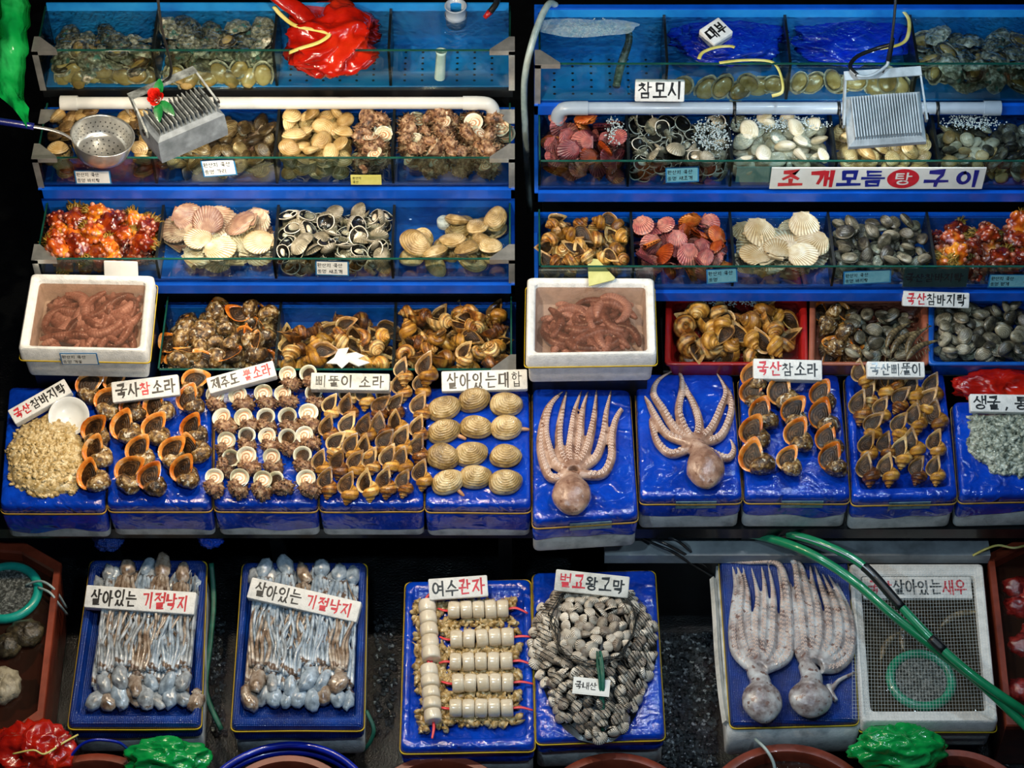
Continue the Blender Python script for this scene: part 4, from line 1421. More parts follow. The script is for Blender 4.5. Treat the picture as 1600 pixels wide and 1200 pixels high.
def rows_of(pts, kind, noun, fromwhat, backwhat, z=.6, lift=.02, tilt=-30, yaw=(0, 12), sc=(1, .07), grp=None, rowgap=16, sq=1.0):
    """Set one individual at each pixel; labels count rows from the back and places from a neighbour."""
    pts = sorted(pts, key=lambda p: p[1])
    rows, cur = [], []
    for p in pts:
        if cur and p[1] - sum(q[1] for q in cur) / len(cur) > rowgap:
            rows.append(cur)
            cur = []
        cur.append(p)
    rows.append(cur)
    for i, r in enumerate(rows):
        r.sort()
        nm = 'front row' if i == len(rows) - 1 else 'back row' if i == 0 else ORD[i] + ' row'
        for j, p in enumerate(r):
            s = sc[0] + rng.gauss(0, sc[1])
            yw = p[2] if len(p) > 2 else rng.gauss(yaw[0], yaw[1])
            rot = Matrix.Rotation(R(-tilt + rng.gauss(0, 5)), 3, 'X') @ Matrix.Rotation(R(rng.gauss(0, 7)), 3, 'Y') @ Matrix.Rotation(R(yw), 3, 'Z')
            lab = '%s, %s from %s in the %s' % (noun, ORD[min(j, 9)], fromwhat, nm)
            put(rng.choice(P[kind]), at(p[0], p[1], z + lift + max(0, 610 - p[1]) * .0016), rot, (s, s, s * sq), lab, grp)


T2 = [(131, 612), (174, 604), (292, 604), (159, 636), (203, 642), (247, 641), (295, 631), (142, 683), (194, 675), (239, 678), (299, 677), (149, 713), (215, 714), (264, 716), (304, 706), (144, 750), (193, 748), (234, 756), (285, 744)]
T3 = [(310 + x / 5.455, 580 + y / 5.455) for x, y in ((135, 265), (365, 265), (570, 250), (745, 240), (990, 245), (775, 85), (960, 75), (215, 455), (425, 445), (565, 455), (770, 455), (935, 425), (215, 655), (400, 610), (600, 615), (765, 635), (935, 595), (215, 790), (415, 795), (620, 795), (880, 785), (115, 970), (320, 975), (520, 990), (700, 975), (935, 985))]
T4 = [(480 + x / 4.8, 560 + y / 4.8) for x, y in ((165, 400), (310, 410), (520, 410), (650, 400), (840, 410), (160, 570), (300, 560), (440, 570), (570, 550), (690, 520), (830, 570), (190, 690), (330, 710), (450, 720), (570, 680), (710, 670), (830, 720), (100, 820), (230, 830), (350, 830), (470, 810), (610, 800), (720, 810), (150, 970), (300, 1010), (460, 990), (590, 970), (720, 970), (860, 910), (720, 130), (850, 240), (890, 120), (710, 250), (300, 300), (430, 310), (570, 310))]
T8 = [(1174, 622), (1192, 653), (1177, 684), (1183, 722), (1224, 621), (1238, 653), (1245, 687), (1230, 726), (1283, 624), (1287, 659), (1295, 694), (1300, 726), (1176, 594)]
T9 = [(1170 + x / 3.72, 570 + y / 3.72) for x, y in ((670, 80), (790, 150), (850, 110), (960, 170), (1070, 170), (650, 280), (700, 200), (770, 290), (870, 230), (1030, 250), (1100, 330), (710, 390), (870, 390), (980, 340), (690, 510), (800, 500), (890, 540), (970, 490), (1090, 490), (700, 640), (815, 640), (980, 640), (1090, 640))]
dx = lambda L_, a, b: [(x + a, y + b) for x, y in L_]
rows_of(dx(T2, 6, 4), 'rapana', 'orange-lipped rock whelk', 'the clam meat heap', 'the sign', lift=.040, tilt=-34, yaw=(-26, 16), sc=(1.12, .05))
rows_of(dx(T3, 1, 3), 'turban', 'spiny turban shell with pearly mouth', 'the rock whelks', 'the sign', lift=.030, tilt=-30, yaw=(-42, 14), sc=(1.12, .05))
rows_of(dx(T4, 2, 3), 'nept', 'golden spindle whelk', 'the turban shells', 'the tank', lift=.028, tilt=-34, yaw=(-16, 12), sc=(1.08, .07))
rows_of(dx(T8, 5, 4), 'rapana', 'dark rock whelk', 'the octopus', 'the sign', lift=.034, tilt=-34, yaw=(-24, 14), sc=(1.12, .06), rowgap=22)
rows_of(dx(T9, 1, 3), 'nept', 'spindle whelk in the rimmed tray', 'the dark rock whelks', 'the sign', lift=.016, tilt=-34, yaw=(-16, 12), sc=(1.12, .07))
m_siph = M('siphon', ['a8683c', 'cf9a6a'], 30, .3, .3, 90, .5)
T5 = [(694, 639), (741, 626), (791, 633), (694, 675), (744, 669), (791, 669), (692, 715), (736, 710), (790, 714), (700, 754), (743, 746), (790, 754)]
COLS, ROWS5 = ['beside the whelks', 'in the middle column', 'beside the octopus tray'], ['nearest the sign', 'second from the sign', 'third from the sign', 'in the front row']
SIPH = {0: 150, 3: -35, 5: 0, 9: -60}
for i, p in enumerate(T5):
    c = at(p[0], p[1], .62)
    big = thing('surf_clam', 'big tan surf clam %s, %s' % (COLS[i % 3], ROWS5[i // 3]), 'clam', c)
    big.rotation_euler = (Matrix.Rotation(R(24 + rng.gauss(0, 5)), 3, 'X') @ Matrix.Rotation(R(rng.gauss(0, 6)), 3, 'Y') @ Matrix.Rotation(R(rng.gauss(0, 12)), 3, 'Z')).to_euler()
    w_, h_ = .049 * (1 + rng.gauss(0, .03)), .036 * (1 + rng.gauss(0, .04))
    rows, gg, aa = valve_rows(w_, h_, .029, 12, 30, umbo=(.12, .72), rough=.07, seed=i, power=2.7)
    rr_ = rotx(rows, -.05, h_)
    g = G()
    g.grid(rr_, 0, g=gg, a=aa)
    g.build('upper_valve', [m_surf], big)
    g = G()
    g.grid([list(reversed([(x, y, -z) for x, y, z in r])) for r in rr_], 0, g=gg, a=aa)
    g.build('lower_valve', [m_surf], big)
    if i in SIPH:
        a = R(SIPH[i])
        d = Vector((math.cos(a), math.sin(a), 0))
        g = G()
        p0 = Vector((d.x * w_ * .9, d.y * h_ * .9, -.002))
        g.tube([p0, p0 + d * .014, p0 + d * .026 + Vector((0, 0, -.004))], [.007, .006, .0045], 8, 0, smooth=3)
        g.build('siphon', [m_siph], big)['label'] = 'reddish tan siphon poking out'

# ---------------------------------------------------------------- heaps of shucked meat (nobody could count the bits)
m_meat = M('clam_meat', ['7c6236', 'b5985e', 'd6c090', 'e8dcb8'], 55, .22, .4, 120, .6, .0, pos=[.25, .42, .58, .75], patch=('6c6a58', 90, .66))
m_oyst = M('oyster_meat', ['20241e', '6c7466', 'a9b0a0', 'd4d8cc'], 60, .18, .4, 100, .8, pos=[.3, .42, .56, .72])


def mound(poly, z, hgt, n, r, mat, name, label, cat, seed=0):
    rg = random.Random(seed)
    ps = [at(x, y, z) for x, y in poly]
    c = sum(ps, Vector()) / len(ps)
    g = G()
    N = len(ps)
    lp = [p - c for p in qloop(ps, .02, 4)] if N == 4 else [p - c for p in ps]
    rows = []
    for k, t in enumerate((1, .97, .85, .65, .4, .15, .02)):
        rows.append([Vector((p.x * t, p.y * t, hgt * [0, .45, .7, .85, .95, 1, 1][k])) for p in lp])
    g.grid(rows, 0, True, False, True)
    for i in range(n):
        a = rg.uniform(0, 2 * PI)
        t = math.sqrt(rg.random()) * 1.02
        j = rg.randrange(len(lp))
        b = lp[j].lerp(lp[(j + 1) % len(lp)], rg.random()) * t
        zz = hgt * (1 - t ** 3.5) * .95 + .002
        rot = Euler((rg.uniform(-.8, .8), rg.uniform(-.8, .8), a)).to_matrix()
        sd = rg.random() * 50
        g.blob((b.x, b.y, zz), (r * rg.uniform(.7, 1.7), r * rg.uniform(.5, .9), r * rg.uniform(.35, .7)), 7, 5, 0, lambda u: .45 * nz(u, 1.8, sd), rot)
    o = g.build(name, [mat], None, c)
    return tag(o, label, cat, kind='stuff')


mound([(62, 776), (112, 770), (136, 742), (132, 700), (112, 668), (72, 652), (32, 672), (14, 706), (20, 756)], .6, .035, 950, .0110, m_meat, 'shucked_clam_meat', 'heap of beige shucked clam meat beside the white bowl', 'clam meat', 1)
mound([(1560, 742), (1650, 745), (1650, 650), (1520, 650), (1512, 690), (1522, 712)], .6, .030, 560, .0120, m_oyst, 'shucked_oyster_meat', 'heap of grey shucked oysters on the end tray', 'oyster meat', 2)

# ---------------------------------------------------------------- octopuses
m_oct = M('octopus_skin', ['5e4234', '8e6c5a', 'ab8a76', 'c4a896'], 22, .2, .4, 90, .7, pos=[.3, .43, .56, .7], patch=('7a5646', 55, .60))
m_oct2 = M('pale_octopus_skin', ['5c4a46', '948a88', 'b8b6b6', 'd2d6d8'], 20, .16, .4, 90, .8, pos=[.3, .42, .55, .7], patch=('7c625a', 50, .60))
m_suck = M('sucker', ['bfa294', 'dcc8ba'], 40, .25, .1, 60, .5)


def remesh(g, vox, mat, name, smooth_it=6):
    me = g.mesh('tmp', [mat])
    o = bpy.data.objects.new('tmp', me)
    C.objects.link(o)
    md = o.modifiers.new('r', 'REMESH')
    md.mode = 'VOXEL'
    md.voxel_size = vox
    ms = o.modifiers.new('s', 'SMOOTH')
    ms.iterations = smooth_it
    dg = bpy.context.evaluated_depsgraph_get()
    new = bpy.data.meshes.new_from_object(o.evaluated_get(dg))
    bpy.data.objects.remove(o)
    bpy.data.meshes.remove(me)
    new.name = name
    return new


def octopus(head, hr, neck, arms, z, label, mat, r0=.0135, extra=(), vox=.0032, sucker=True, hz=.8, tipz=None):
    base = at(head[0], head[1] + 9, z)
    g = G()
    hx, hy = hr[0] / S, hr[1] / S / .80
    hzr = min(hx, hy) * hz * .85
    g.blob((0, 0, hzr * .96), (hx, hy, hzr), 26, 18, 0, lambda u: .07 * nz(u, 1.3, head[0]) + .02 * nz(u, 5, head[0]) + .05 * u.y)
    nk = at(neck[0], neck[1], z + .02) - base
    top = at(arms[0][0][0], arms[0][0][1], z + .02) - base
    g.tube([Vector((0, hy * .5, hzr * .9)), Vector((nk.x, nk.y, .022)), Vector((top.x, top.y, .02))], [hx * .62, hx * .52, .022], 14, 0, smooth=4)
    cups = []
    for k, a in enumerate(arms):
        n = len(a)
        pts, rad = [], []
        for i, (x, y) in enumerate(a):
            t = i / (n - 1)
            r = r0 * (1.08 - .2 * t) * (1 - t ** 3 * .82)
            if i == 0:
                r = r0 * 1.1
            zz = r * .9 + (.010 if i == 0 else 0) + .004 * (k % 2) * (1 - t)
            pts.append(at(x, y, z + zz) - base)
            rad.append(r)
        g.tube(pts, rad, 10, 0, smooth=6)
        if sucker:
            P_, Q_ = spline([p for p in pts], rad, 14)
            acc = 0
            for i in range(len(P_) - 1):
                d = P_[i + 1] - P_[i]
                acc += d.length
                r = Q_[i]
                if acc > r * .72 and r > .0035 and i > 6:
                    acc = 0
                    t = d.normalized()
                    side = Vector((t.y, -t.x, 0)) * (1 if P_[i].x < top.x else -1)
                    cu = min(1, r / .010)
                    for s_ in (.05, .62):
                        v = side * s_ + Vector((0, -.25, 1)) * math.sqrt(max(.05, 1 - s_ * s_))
                        v.normalize()
                        cups.append((P_[i] + v * r * .93 + t * (s_ * r * .6), v, r * .29))
    for e in extra:
        g.tube([at(x, y, z + .01) - base for x, y in e[0]], e[1], 10, 0, smooth=5)
    me = remesh(g, vox, mat, 'octopus')
    o = bpy.data.objects.new('octopus', None)
    C.objects.link(o)
    o.location = base
    tag(o, label, 'octopus')
    me.polygons.foreach_set('use_smooth', [True] * len(me.polygons))
    b = bpy.data.objects.new('body', me)
    C.objects.link(b)
    b.parent = o
    if cups:
        g = G()
        for c, v, r in cups:
            q = v.to_track_quat('Z', 'Y').to_matrix()
            rows = []
            for rr_, zz in ((1.25, -.4), (1.15, .28), (.8, .42), (.45, .1), (.1, .0)):
                rows.append([c + q @ Vector((math.cos(2 * PI * j / 7) * rr_ * r, math.sin(2 * PI * j / 7) * rr_ * r, zz * r)) for j in range(7)])
            g.grid(rows, 0, True, False, True)
        sk = g.build('suckers', [m_suck], o)
        sk['kind'] = 'stuff'
        sk['label'] = 'pale round suckers in double rows'
    return o


c3 = lambda L_: [(800 + x / 3.72, 570 + y / 3.72) for x, y in L_]
octopus((893, 778), (30, 27), (894, 752), [c3(a) for a in (
    [(340, 640), (230, 660), (178, 560), (165, 430), (195, 280), (245, 200), (300, 152)], [(335, 620), (250, 580), (208, 470), (195, 360), (225, 240), (280, 175)],
    [(345, 610), (285, 520), (272, 400), (292, 260), (318, 150)], [(350, 605), (338, 500), (350, 380), (365, 270), (405, 150)],
    [(360, 605), (385, 500), (398, 380), (412, 260), (442, 155)], [(370, 605), (430, 510), (462, 390), (482, 270), (492, 145)],
    [(380, 615), (485, 545), (530, 420), (548, 280), (578, 145)], [(385, 635), (520, 640), (577, 550), (582, 430), (600, 330), (635, 262), (640, 280)])],
    .6, 'tan octopus with straight arms on the tray beside the surf clams', m_oct, .0145)
octopus((1101, 735), (29, 30), (1088, 700), [c3(a) for a in (
    [(1040, 480), (930, 520), (850, 460), (812, 360), (800, 310)], [(1040, 460), (905, 410), (835, 310), (795, 230), (768, 180)],
    [(1045, 450), (950, 380), (875, 260), (822, 170), (850, 90), (940, 32)], [(1055, 450), (1000, 370), (968, 270), (985, 160), (985, 80), (960, 30)],
    [(1068, 450), (1090, 350), (1060, 240), (1010, 140), (985, 70)], [(1085, 450), (1160, 370), (1215, 250), (1242, 150), (1185, 40)],
    [(1100, 460), (1210, 420), (1268, 300), (1272, 190), (1222, 90)], [(1105, 480), (1190, 530), (1262, 542), (1290, 490), (1268, 430)])],
    .6, 'tan octopus spreading curled arms on the tray beside the dark rock whelks', m_oct, .0140)
c5 = lambda L_: [(1120 + x / 4.286, 860 + y / 4.286) for x, y in L_]
octopus((1189, 1098), (30, 28), (1187, 1063), [c5(a) for a in (
    [(240, 800), (130, 690), (105, 540), (115, 380), (125, 240), (105, 105)], [(250, 790), (180, 640), (150, 480), (158, 300), (160, 200), (135, 105)],
    [(260, 780), (220, 640), (205, 480), (208, 300), (175, 110)], [(275, 770), (265, 620), (265, 460), (275, 300), (230, 110)],
    [(290, 770), (310, 600), (322, 460), (322, 260), (300, 105)], [(300, 780), (365, 650), (380, 480), (378, 280), (345, 100)],
    [(310, 790), (430, 680), (445, 480), (440, 280), (405, 110)], [(320, 800), (470, 720), (488, 540), (478, 360), (450, 170), (390, 82), (210, 82), (40, 80)])],
    ZB, 'large pale octopus nearer the worn board on the net-covered tray', m_oct2, .0145, hz=.72)
octopus((1264, 1094), (32, 25), (1268, 1060), [c5(a) for a in (
    [(590, 760), (545, 660), (530, 520), (515, 360), (490, 210)], [(600, 745), (590, 600), (572, 420), (545, 240), (525, 100), (465, 55), (270, 50)],
    [(625, 740), (640, 580), (628, 380), (592, 210), (555, 90), (490, 30)], [(650, 740), (690, 580), (680, 400), (645, 240), (625, 95)],
    [(670, 745), (755, 600), (748, 400), (700, 240), (655, 100)], [(690, 755), (815, 640), (818, 440), (770, 290), (705, 150)],
    [(705, 770), (865, 680), (872, 480), (825, 310), (745, 160)], [(705, 790), (800, 790), (885, 710), (910, 560), (885, 400), (805, 215)])],
    ZB, 'large pale octopus on the net-covered tray, beside the white shrimp box', m_oct2, .0145, hz=.72,
    extra=[(c5([(740, 900), (770, 960), (800, 1010)]), [.010, .009, .008]), (c5([(770, 930), (820, 870), (930, 815)]), [.008, .007, .004])])

# small octopuses laid in two rows, heads out, arms in
m_so = [M('small_octopus_%s' % n, c, 26, .14, .25, 90, .9, .0, pos=[.3, .43, .55, .68], patch=('6e5a4c', 30, .60)) for n, c in (('grey', ['4e4c4c', '80868a', 'a2aab0', 'c6ccd2']), ('brown', ['3c2c20', '7a6450', 'a39484', 'c4bcb2']), ('blue', ['566470', '8494a2', 'a6b6c4', 'c8d4de']))]


def small_octopus(hx, hy, dirn, z, label, grp, rg, length=130, side=0, lim=(-9, 9)):
    base = at(hx, hy, z)
    g = G()
    ml, mr = rg.uniform(.028, .046), rg.uniform(.016, .026)
    tw = rg.uniform(-.55, .55)
    g.blob((0, 0, mr * .8), (mr, ml, mr * .78), 12, 10, 0, lambda u: .34 * nz(u, 1.4, hx) + .1 * nz(u, 3.5, hx), Matrix.Rotation(tw, 3, 'Z') @ Matrix.Rotation(rg.uniform(-.3, .3), 3, 'X'))
    hd = Vector((0, dirn * ml * 1.05, mr * .7))
    g.blob(hd, (mr * .62, mr * .8, mr * .6), 9, 7)
    for s_ in (-1, 1):
        g.blob(hd + Vector((s_ * mr * .55, 0, mr * .25)), (.0035, .0035, .003), 6, 5, 0)
    n = rg.choice([7, 8, 8])
    for k in range(n):
        L_ = length / S / .8 * rg.uniform(.75, 1.15)
        off = (k - (n - 1) / 2) * .0055
        am, ph, fr = rg.uniform(.004, .016), rg.uniform(0, 2) + hx, rg.uniform(5, 10)
        pts = []
        for i in range(8):
            t = i / 7
            pts.append(hd + Vector((off * (1 + .8 * math.sin(PI * t)) + am * math.sin(ph + fr * t) * sm(0, .4, t) + side * t * .02, dirn * (L_ * t), .004 + .010 * rg.random() * math.sin(PI * min(1, t * 1.3)) + .006 * (k % 2))))
        for q_ in pts:
            q_.x = min(lim[1] - base.x, max(lim[0] - base.x, q_.x))
        g.tube(pts, [.0064, .0062, .0058, .0052, .0046, .0038, .0028, .0014], 6, 0, smooth=3)
    tag(g.build('small_octopus', [rg.choice(m_so + [m_so[0], m_so[2], m_so[2]])], None, base), label, 'octopus', grp)


for ti, (x0b, x1b, yb_, x0f, x1f, yf_, nm) in enumerate(((158, 305, 912, 152, 305, 1096, 'first'), (402, 552, 910, 392, 546, 1098, 'second'))):
    rg = random.Random(40 + ti)
    near = 'nearer the brown tub' if ti == 0 else 'nearer the scallop muscle skewers'
    zt = ZB - .03
    for row, (xa, xb, yy, dr, n, z, wh) in enumerate(((x0b, x1b, yb_, -1, 9, zt + .006, 'back'), (x0f, x1f, yf_, 1, 9, zt + .004, 'front'), (x0f + 10, x1f - 14, yf_ - 26, 1, 6, zt + .022, 'upper front'), (x0b + 14, x1b - 20, yb_ - 16, -1, 5, zt + .024, 'upper back'))):
        for k in range(n):
            small_octopus(xa + (xb - xa) * k / (n - 1) + rg.uniform(-3, 3), yy + rg.uniform(-7, 7), dr, z, 'small grey octopus, head at the %s, in the tray %s' % ('sign end' if 'back' in wh else 'front end', near),
                          'small octopuses heads %s, tray %s' % (wh.split()[-1], near), rg, 125 if dr > 0 else 112, 0, (max(at(x0b, yb_, z).x, at(x0f, yf_, z).x) - .014, min(at(x1b, yb_, z).x, at(x1f, yf_, z).x) + .014))

# ---------------------------------------------------------------- scallop muscle skewers
m_musc = M('scallop_muscle', ['cdbb9a', 'e0d3ba', 'e9dfcc'], 14, .22, .12, 60, .7)
m_frill = M('scallop_frill', ['5c4420', '9c7c46', 'c4ab78', 'd8ccb0'], 45, .22, .4, 90, .7, pos=[.25, .42, .58, .75])
m_ribr = M('red_ribbon', ['c83038', 'e84a50'], 20, .4, .1, 60, .2)
SK = [((667, 940), (674, 1032), 'upright skewer of scallop muscle nearest the sign'), ((670, 1040), (677, 1128), 'upright skewer of scallop muscle at the front corner'),
      ((700, 954), (795, 951), 'flat skewer of scallop muscle, first below the sign'), ((703, 999), (803, 995), 'flat skewer of scallop muscle, second below the sign'),
      ((702, 1034), (801, 1033), 'flat skewer of scallop muscle in the middle of five'), ((706, 1068), (803, 1066), 'flat skewer of scallop muscle, second from the tray front'),
      ((702, 1107), (802, 1106), 'flat skewer of scallop muscle nearest the tray front')]
zsk = ZB - .014
for i, (a, b, lb) in enumerate(SK):
    rg = random.Random(i)
    pa, pb = at(a[0], a[1], zsk + .03), at(b[0], b[1], zsk + .03)
    c = (pa + pb) / 2
    c.z = zsk
    o = thing('muscle_skewer', lb, 'skewer', c)
    u = (pb - pa).normalized()
    n = Vector((-u.y, u.x, 0))
    L_ = (pb - pa).length
    rad = .0275 if i > 1 else .0265
    for k in range(5):
        g = G()
        cc = u * (L_ * (k + .5) / 5 - L_ / 2) + Vector((0, 0, .030 + rg.uniform(-.002, .002)))
        hl = L_ / 10 * rg.uniform(.92, 1.0)
        uu = (u + n * rg.uniform(-.08, .08)).normalized()
        nn = Vector((-uu.y, uu.x, 0))
        rows = []
        r_ = rad * rg.uniform(.94, 1.04)
        for t, q in ((-1, .55), (-.98, .82), (-.88, .96), (-.5, 1.0), (0, 1.02), (.5, 1), (.88, .96), (.98, .82), (1, .55)):
            rows.append([cc + uu * hl * t + (nn * math.cos(2 * PI * j / 18) + Vector((0, 0, 1)) * math.sin(2 * PI * j / 18) * .92) * r_ * q * (1 + .03 * nz((j * .4, k, t), 1)) for j in range(18)])
        g.grid(rows, 0, True, True, True)
        g.build('muscle', [m_musc], o)
    g = G()
    for k in range(150):
        t = rg.uniform(-.60, .60)
        s_ = rg.choice([-1, 1]) * rg.uniform(.5, 1.55)
        p = u * L_ * t + n * (rad * s_) + Vector((0, 0, rg.uniform(.003, .016)))
        sd = rg.random() * 40
        g.blob(p, (rg.uniform(.008, .020), rg.uniform(.004, .012), rg.uniform(.004, .010)), 8, 6, 0, lambda q: .5 * nz(q, 1.6, sd), Euler((rg.uniform(-1, 1), rg.uniform(-1, 1), rg.uniform(0, 6))).to_matrix())
    fr = g.build('frill', [m_frill], o)
    fr['label'] = 'ruffled brown and grey mantle meat under the muscles'
    fr['kind'] = 'stuff'
    for s_ in (-1, 1):
        g = G()
        p = u * (L_ / 2 * s_) + Vector((0, 0, .028))
        q = u * s_
        e = .030 if s_ < 0 else .055
        sw = n * rg.uniform(-.015, .02)
        g.tube([p - q * .004, p + q * e * .4 + Vector((0, 0, .004)), p + q * e + sw + Vector((0, 0, -.004 if i > 1 else .006))], [.004, .0045, .003], 6, 0, flat=.3, smooth=4)
        g.build('red_tie', [m_ribr], o)

# ---------------------------------------------------------------- net bag of cockles
m_net = M('black_net', ['0a0d0c', '1a201e'], 30, .4, 0, coat=.2)
m_gnet = M('green_cord', ['0c4a3a', '1a6a54'], 40, .5, .3, 200, .1)
bc = at(926, 1012, ZB)


def bag_r(a):
    """Outline of the heap in metres around bc; drawn to a point at the front."""
    c, s_ = math.cos(a), math.sin(a)
    r = .186 + .035 * max(0, s_) ** 2
    if s_ < 0:
        r += .125 * (-s_) ** 6 + .012 * (-s_) * (1 - abs(c))
    return r * (1 if c > 0 else .98)


def bag_h(x, y):
    a = math.atan2(y, x)
    t = math.hypot(x, y) / bag_r(a)
    return .085 * max(0, 1 - t ** 2.6) ** .8


rg = random.Random(77)
pts = []
for i in range(9000):
    a, t = rg.uniform(-PI, PI), math.sqrt(rg.random()) * .97
    x, y = math.cos(a) * bag_r(a) * t, math.sin(a) * bag_r(a) * t
    z = bag_h(x, y)
    if all((x - p[0]) ** 2 + (y - p[1]) ** 2 + 1.2 * (z - p[2]) ** 2 > .0235 ** 2 for p in pts):
        pts.append((x, y, z))
for x, y, z in pts:
    e = .012
    nrm = Vector((bag_h(x - e, y) - bag_h(x + e, y), bag_h(x, y - e) - bag_h(x, y + e), 2 * e)).normalized()
    rot = nrm.to_track_quat('Z', 'Y').to_matrix() @ Euler((rg.gauss(0, .5), rg.gauss(0, .5), rg.uniform(-PI, PI))).to_matrix()
    opn = (x / .125) ** 2 + ((y - .03) / .155) ** 2 < 1
    put(rg.choice(P['blood']), bc + Vector((x, y, max(.014, z + .004))), rot, rg.uniform(.72, .98), 'ribbed pale cockle in the open mouth of the net bag' if opn else 'ribbed cockle under the black netting', 'cockles in the mouth of the net bag' if opn else 'cockles under the netting')
bag = thing('net_bag', 'black net bag of cockles drawn to a point, on a blue tray', 'net bag', bc)
core = G()
core.grid([[(math.cos(a) * bag_r(a) * t, math.sin(a) * bag_r(a) * t, max(.002, bag_h(math.cos(a) * bag_r(a) * t, math.sin(a) * bag_r(a) * t) - .012)) for a in [2 * PI * j / 40 for j in range(40)]] for t in (1, .9, .75, .55, .35, .15, .02)], 0, True, False, True)
core.build('bag_lining', [m_black], bag)
g = G()
for dirn in (0, 1):
    for k in range(-24, 25):
        run = []
        for i in range(-30, 31):
            u_, v_ = k * .0105, i * .0105
            x, y = (u_ + v_) * .707, (u_ - v_) * .707
            if dirn:
                x, y = (u_ - v_) * .707, (u_ + v_) * .707
            x += .006 * nz((x, y, 0), 18)
            y += .006 * nz((x, y, 5), 18)
            a = math.atan2(y, x)
            ok_ = math.hypot(x, y) < bag_r(a) * .995 and (x / .118) ** 2 + ((y - .03) / .148) ** 2 > 1
            if ok_:
                run.append(Vector((x, y, bag_h(x, y) + .021)))
            if (not ok_ or i == 30):
                if len(run) > 2:
                    g.tube(run, .0011, 3, 0, cap=False)
                run = []
g.build('netting', [m_net], bag)
g = G()
for k in range(5):
    lp = []
    for j in range(37):
        a = 2 * PI * j / 36
        ca, sa = math.cos(a), math.sin(a)
        x, y = .116 * ca * (1 + .22 * nz((ca, sa, k * .35), 2.2)), .03 + .146 * sa * (1 + .22 * nz((ca, sa, 4 + k * .35), 2.2))
        lp.append(Vector((x, y, bag_h(x, y) + .019 + .003 * k)))
    g.tube(lp, .0013 + .0005 * (k % 2), 4, 0, cap=False)
g.build('bag_hem', [m_net], bag)
g = G()
for k in range(7):
    x = rg.uniform(-.008, .008)
    g.tube([Vector((.01 + x, -.085, bag_h(0, -.085) + .034)), Vector((.012 + x * 1.4, -.13, bag_h(0, -.13) + .036)), Vector((.016 + x, -.18, bag_h(0, -.18) + .034)), Vector((.020 + x * .5, -.285, .02))], [.0026, .004, .004, .002], 6, 0, smooth=4)
g.build('drawstring', [m_gnet], bag)
g = G()
for k in range(6):
    g.tube([Vector((rg.uniform(-.03, .03), .18, .03)), Vector((rg.uniform(-.03, .03), .205, .04)), Vector((rg.uniform(-.03, .04), .225, .012))], .003, 5, 0, smooth=4)
g.build('cord_knot', [m_gnet], bag)
# ---------------------------------------------------------------- signs
B_, R_, U_ = 0, 1, 2
sign(62, 627, 98, 25, 32, [('국산', R_), ('참바지락', B_)], 'slanted white sign with red and black syllables above the clam meat heap', .662, 20, .032, hf=.60, thick=.10)
sign(227, 607, 103, 31, 7, [('국사', B_), ('참', R_), ('소라', B_)], 'white sign with one red syllable between the rock whelks', .690, 26, .02, hf=.62, thick=.10)
sign(377, 589, 106, 25, 16, [('제주도 ', B_), ('뿔소라', R_)], 'tilted white sign, black then red syllables, above the turban shells', .690, 20, .034, hf=.68, thick=.09)
sign(547, 596, 121, 26, -1, [('삐뚤이 소라', B_)], 'mossy-edged white sign with black syllables above the spindle whelks', .690, 20, .030, hf=.66, thick=.09, mat=m_styro_d)
sign(757, 594, 133, 31, 1.5, [('살아있는대합', B_)], 'white sign with six black syllables above the surf clams', .655, 22, .022, hf=.76, thick=.07, gap=.24)
sign(1231, 577, 106, 31, -1.5, [('국산', R_), ('참소라', B_)], 'white sign, two red syllables, above the dark rock whelks', .690, 22, .034, hf=.66)
sign(1400, 577, 89, 24, -.5, [('국산삐뚤이', B_)], 'white sign with black syllables above the rimmed whelk tray', .690, 22, .024, hf=.74)
sign(1463, 468, 104, 23, -2, [('국산', R_), ('참바지락', B_)], 'white sign at the corner of the brown basket and the blue basket', .745, 42, .022, hf=.72)
sign(1575, 630, 116, 27, -1, [('생굴,통', B_)], 'white sign with black syllables above the shucked oysters', .650, 22, .022, hf=.74, wdf=.70, xoff=.045, gap=.06)
sign(219, 937, 168, 33, -4, [('살아있는 ', B_), ('기절낙지', R_)], 'long white sign on the small octopuses nearer the brown tub', .352, 20, .034, hf=.70, thick=.085)
sign(475, 937, 172, 31, -13, [('살아있는 ', B_), ('기절낙지', R_)], 'long tilted white sign on the small octopuses nearer the scallop skewers', .352, 20, .036, hf=.66, thick=.085)
sign(716, 918, 90, 31, 4, [('여수', B_), ('관자', R_)], 'short white sign above the scallop muscle skewers', .358, 24, .014, hf=.70, thick=.085)
sign(925, 912, 112, 31, -6, [('벌교', R_), ('왕고막', B_)], 'white sign standing on the net bag of cockles', .408, 30, .03, hf=.62, thick=.09, mat=m_styro_d)
sign(1433, 918, 168, 35, 0, [('국산', R_), ('살아있는', B_), ('새우', R_)], 'white sign under the net of the shrimp box', .292, 8, .03, hf=.62, thick=.085)
sign(1031, 142, 77, 33, -.5, [('참모시', B_)], 'white sign with three black syllables leaning over the grey pipe', 1.165, 60, .014, hf=.72, thick=.09)
sign(1119, 48, 40, 34, 38, [('대부', B_)], 'white foam block with two dark syllables floating on the blue bag', 1.262, 12, .03, hf=.60, thick=.10)

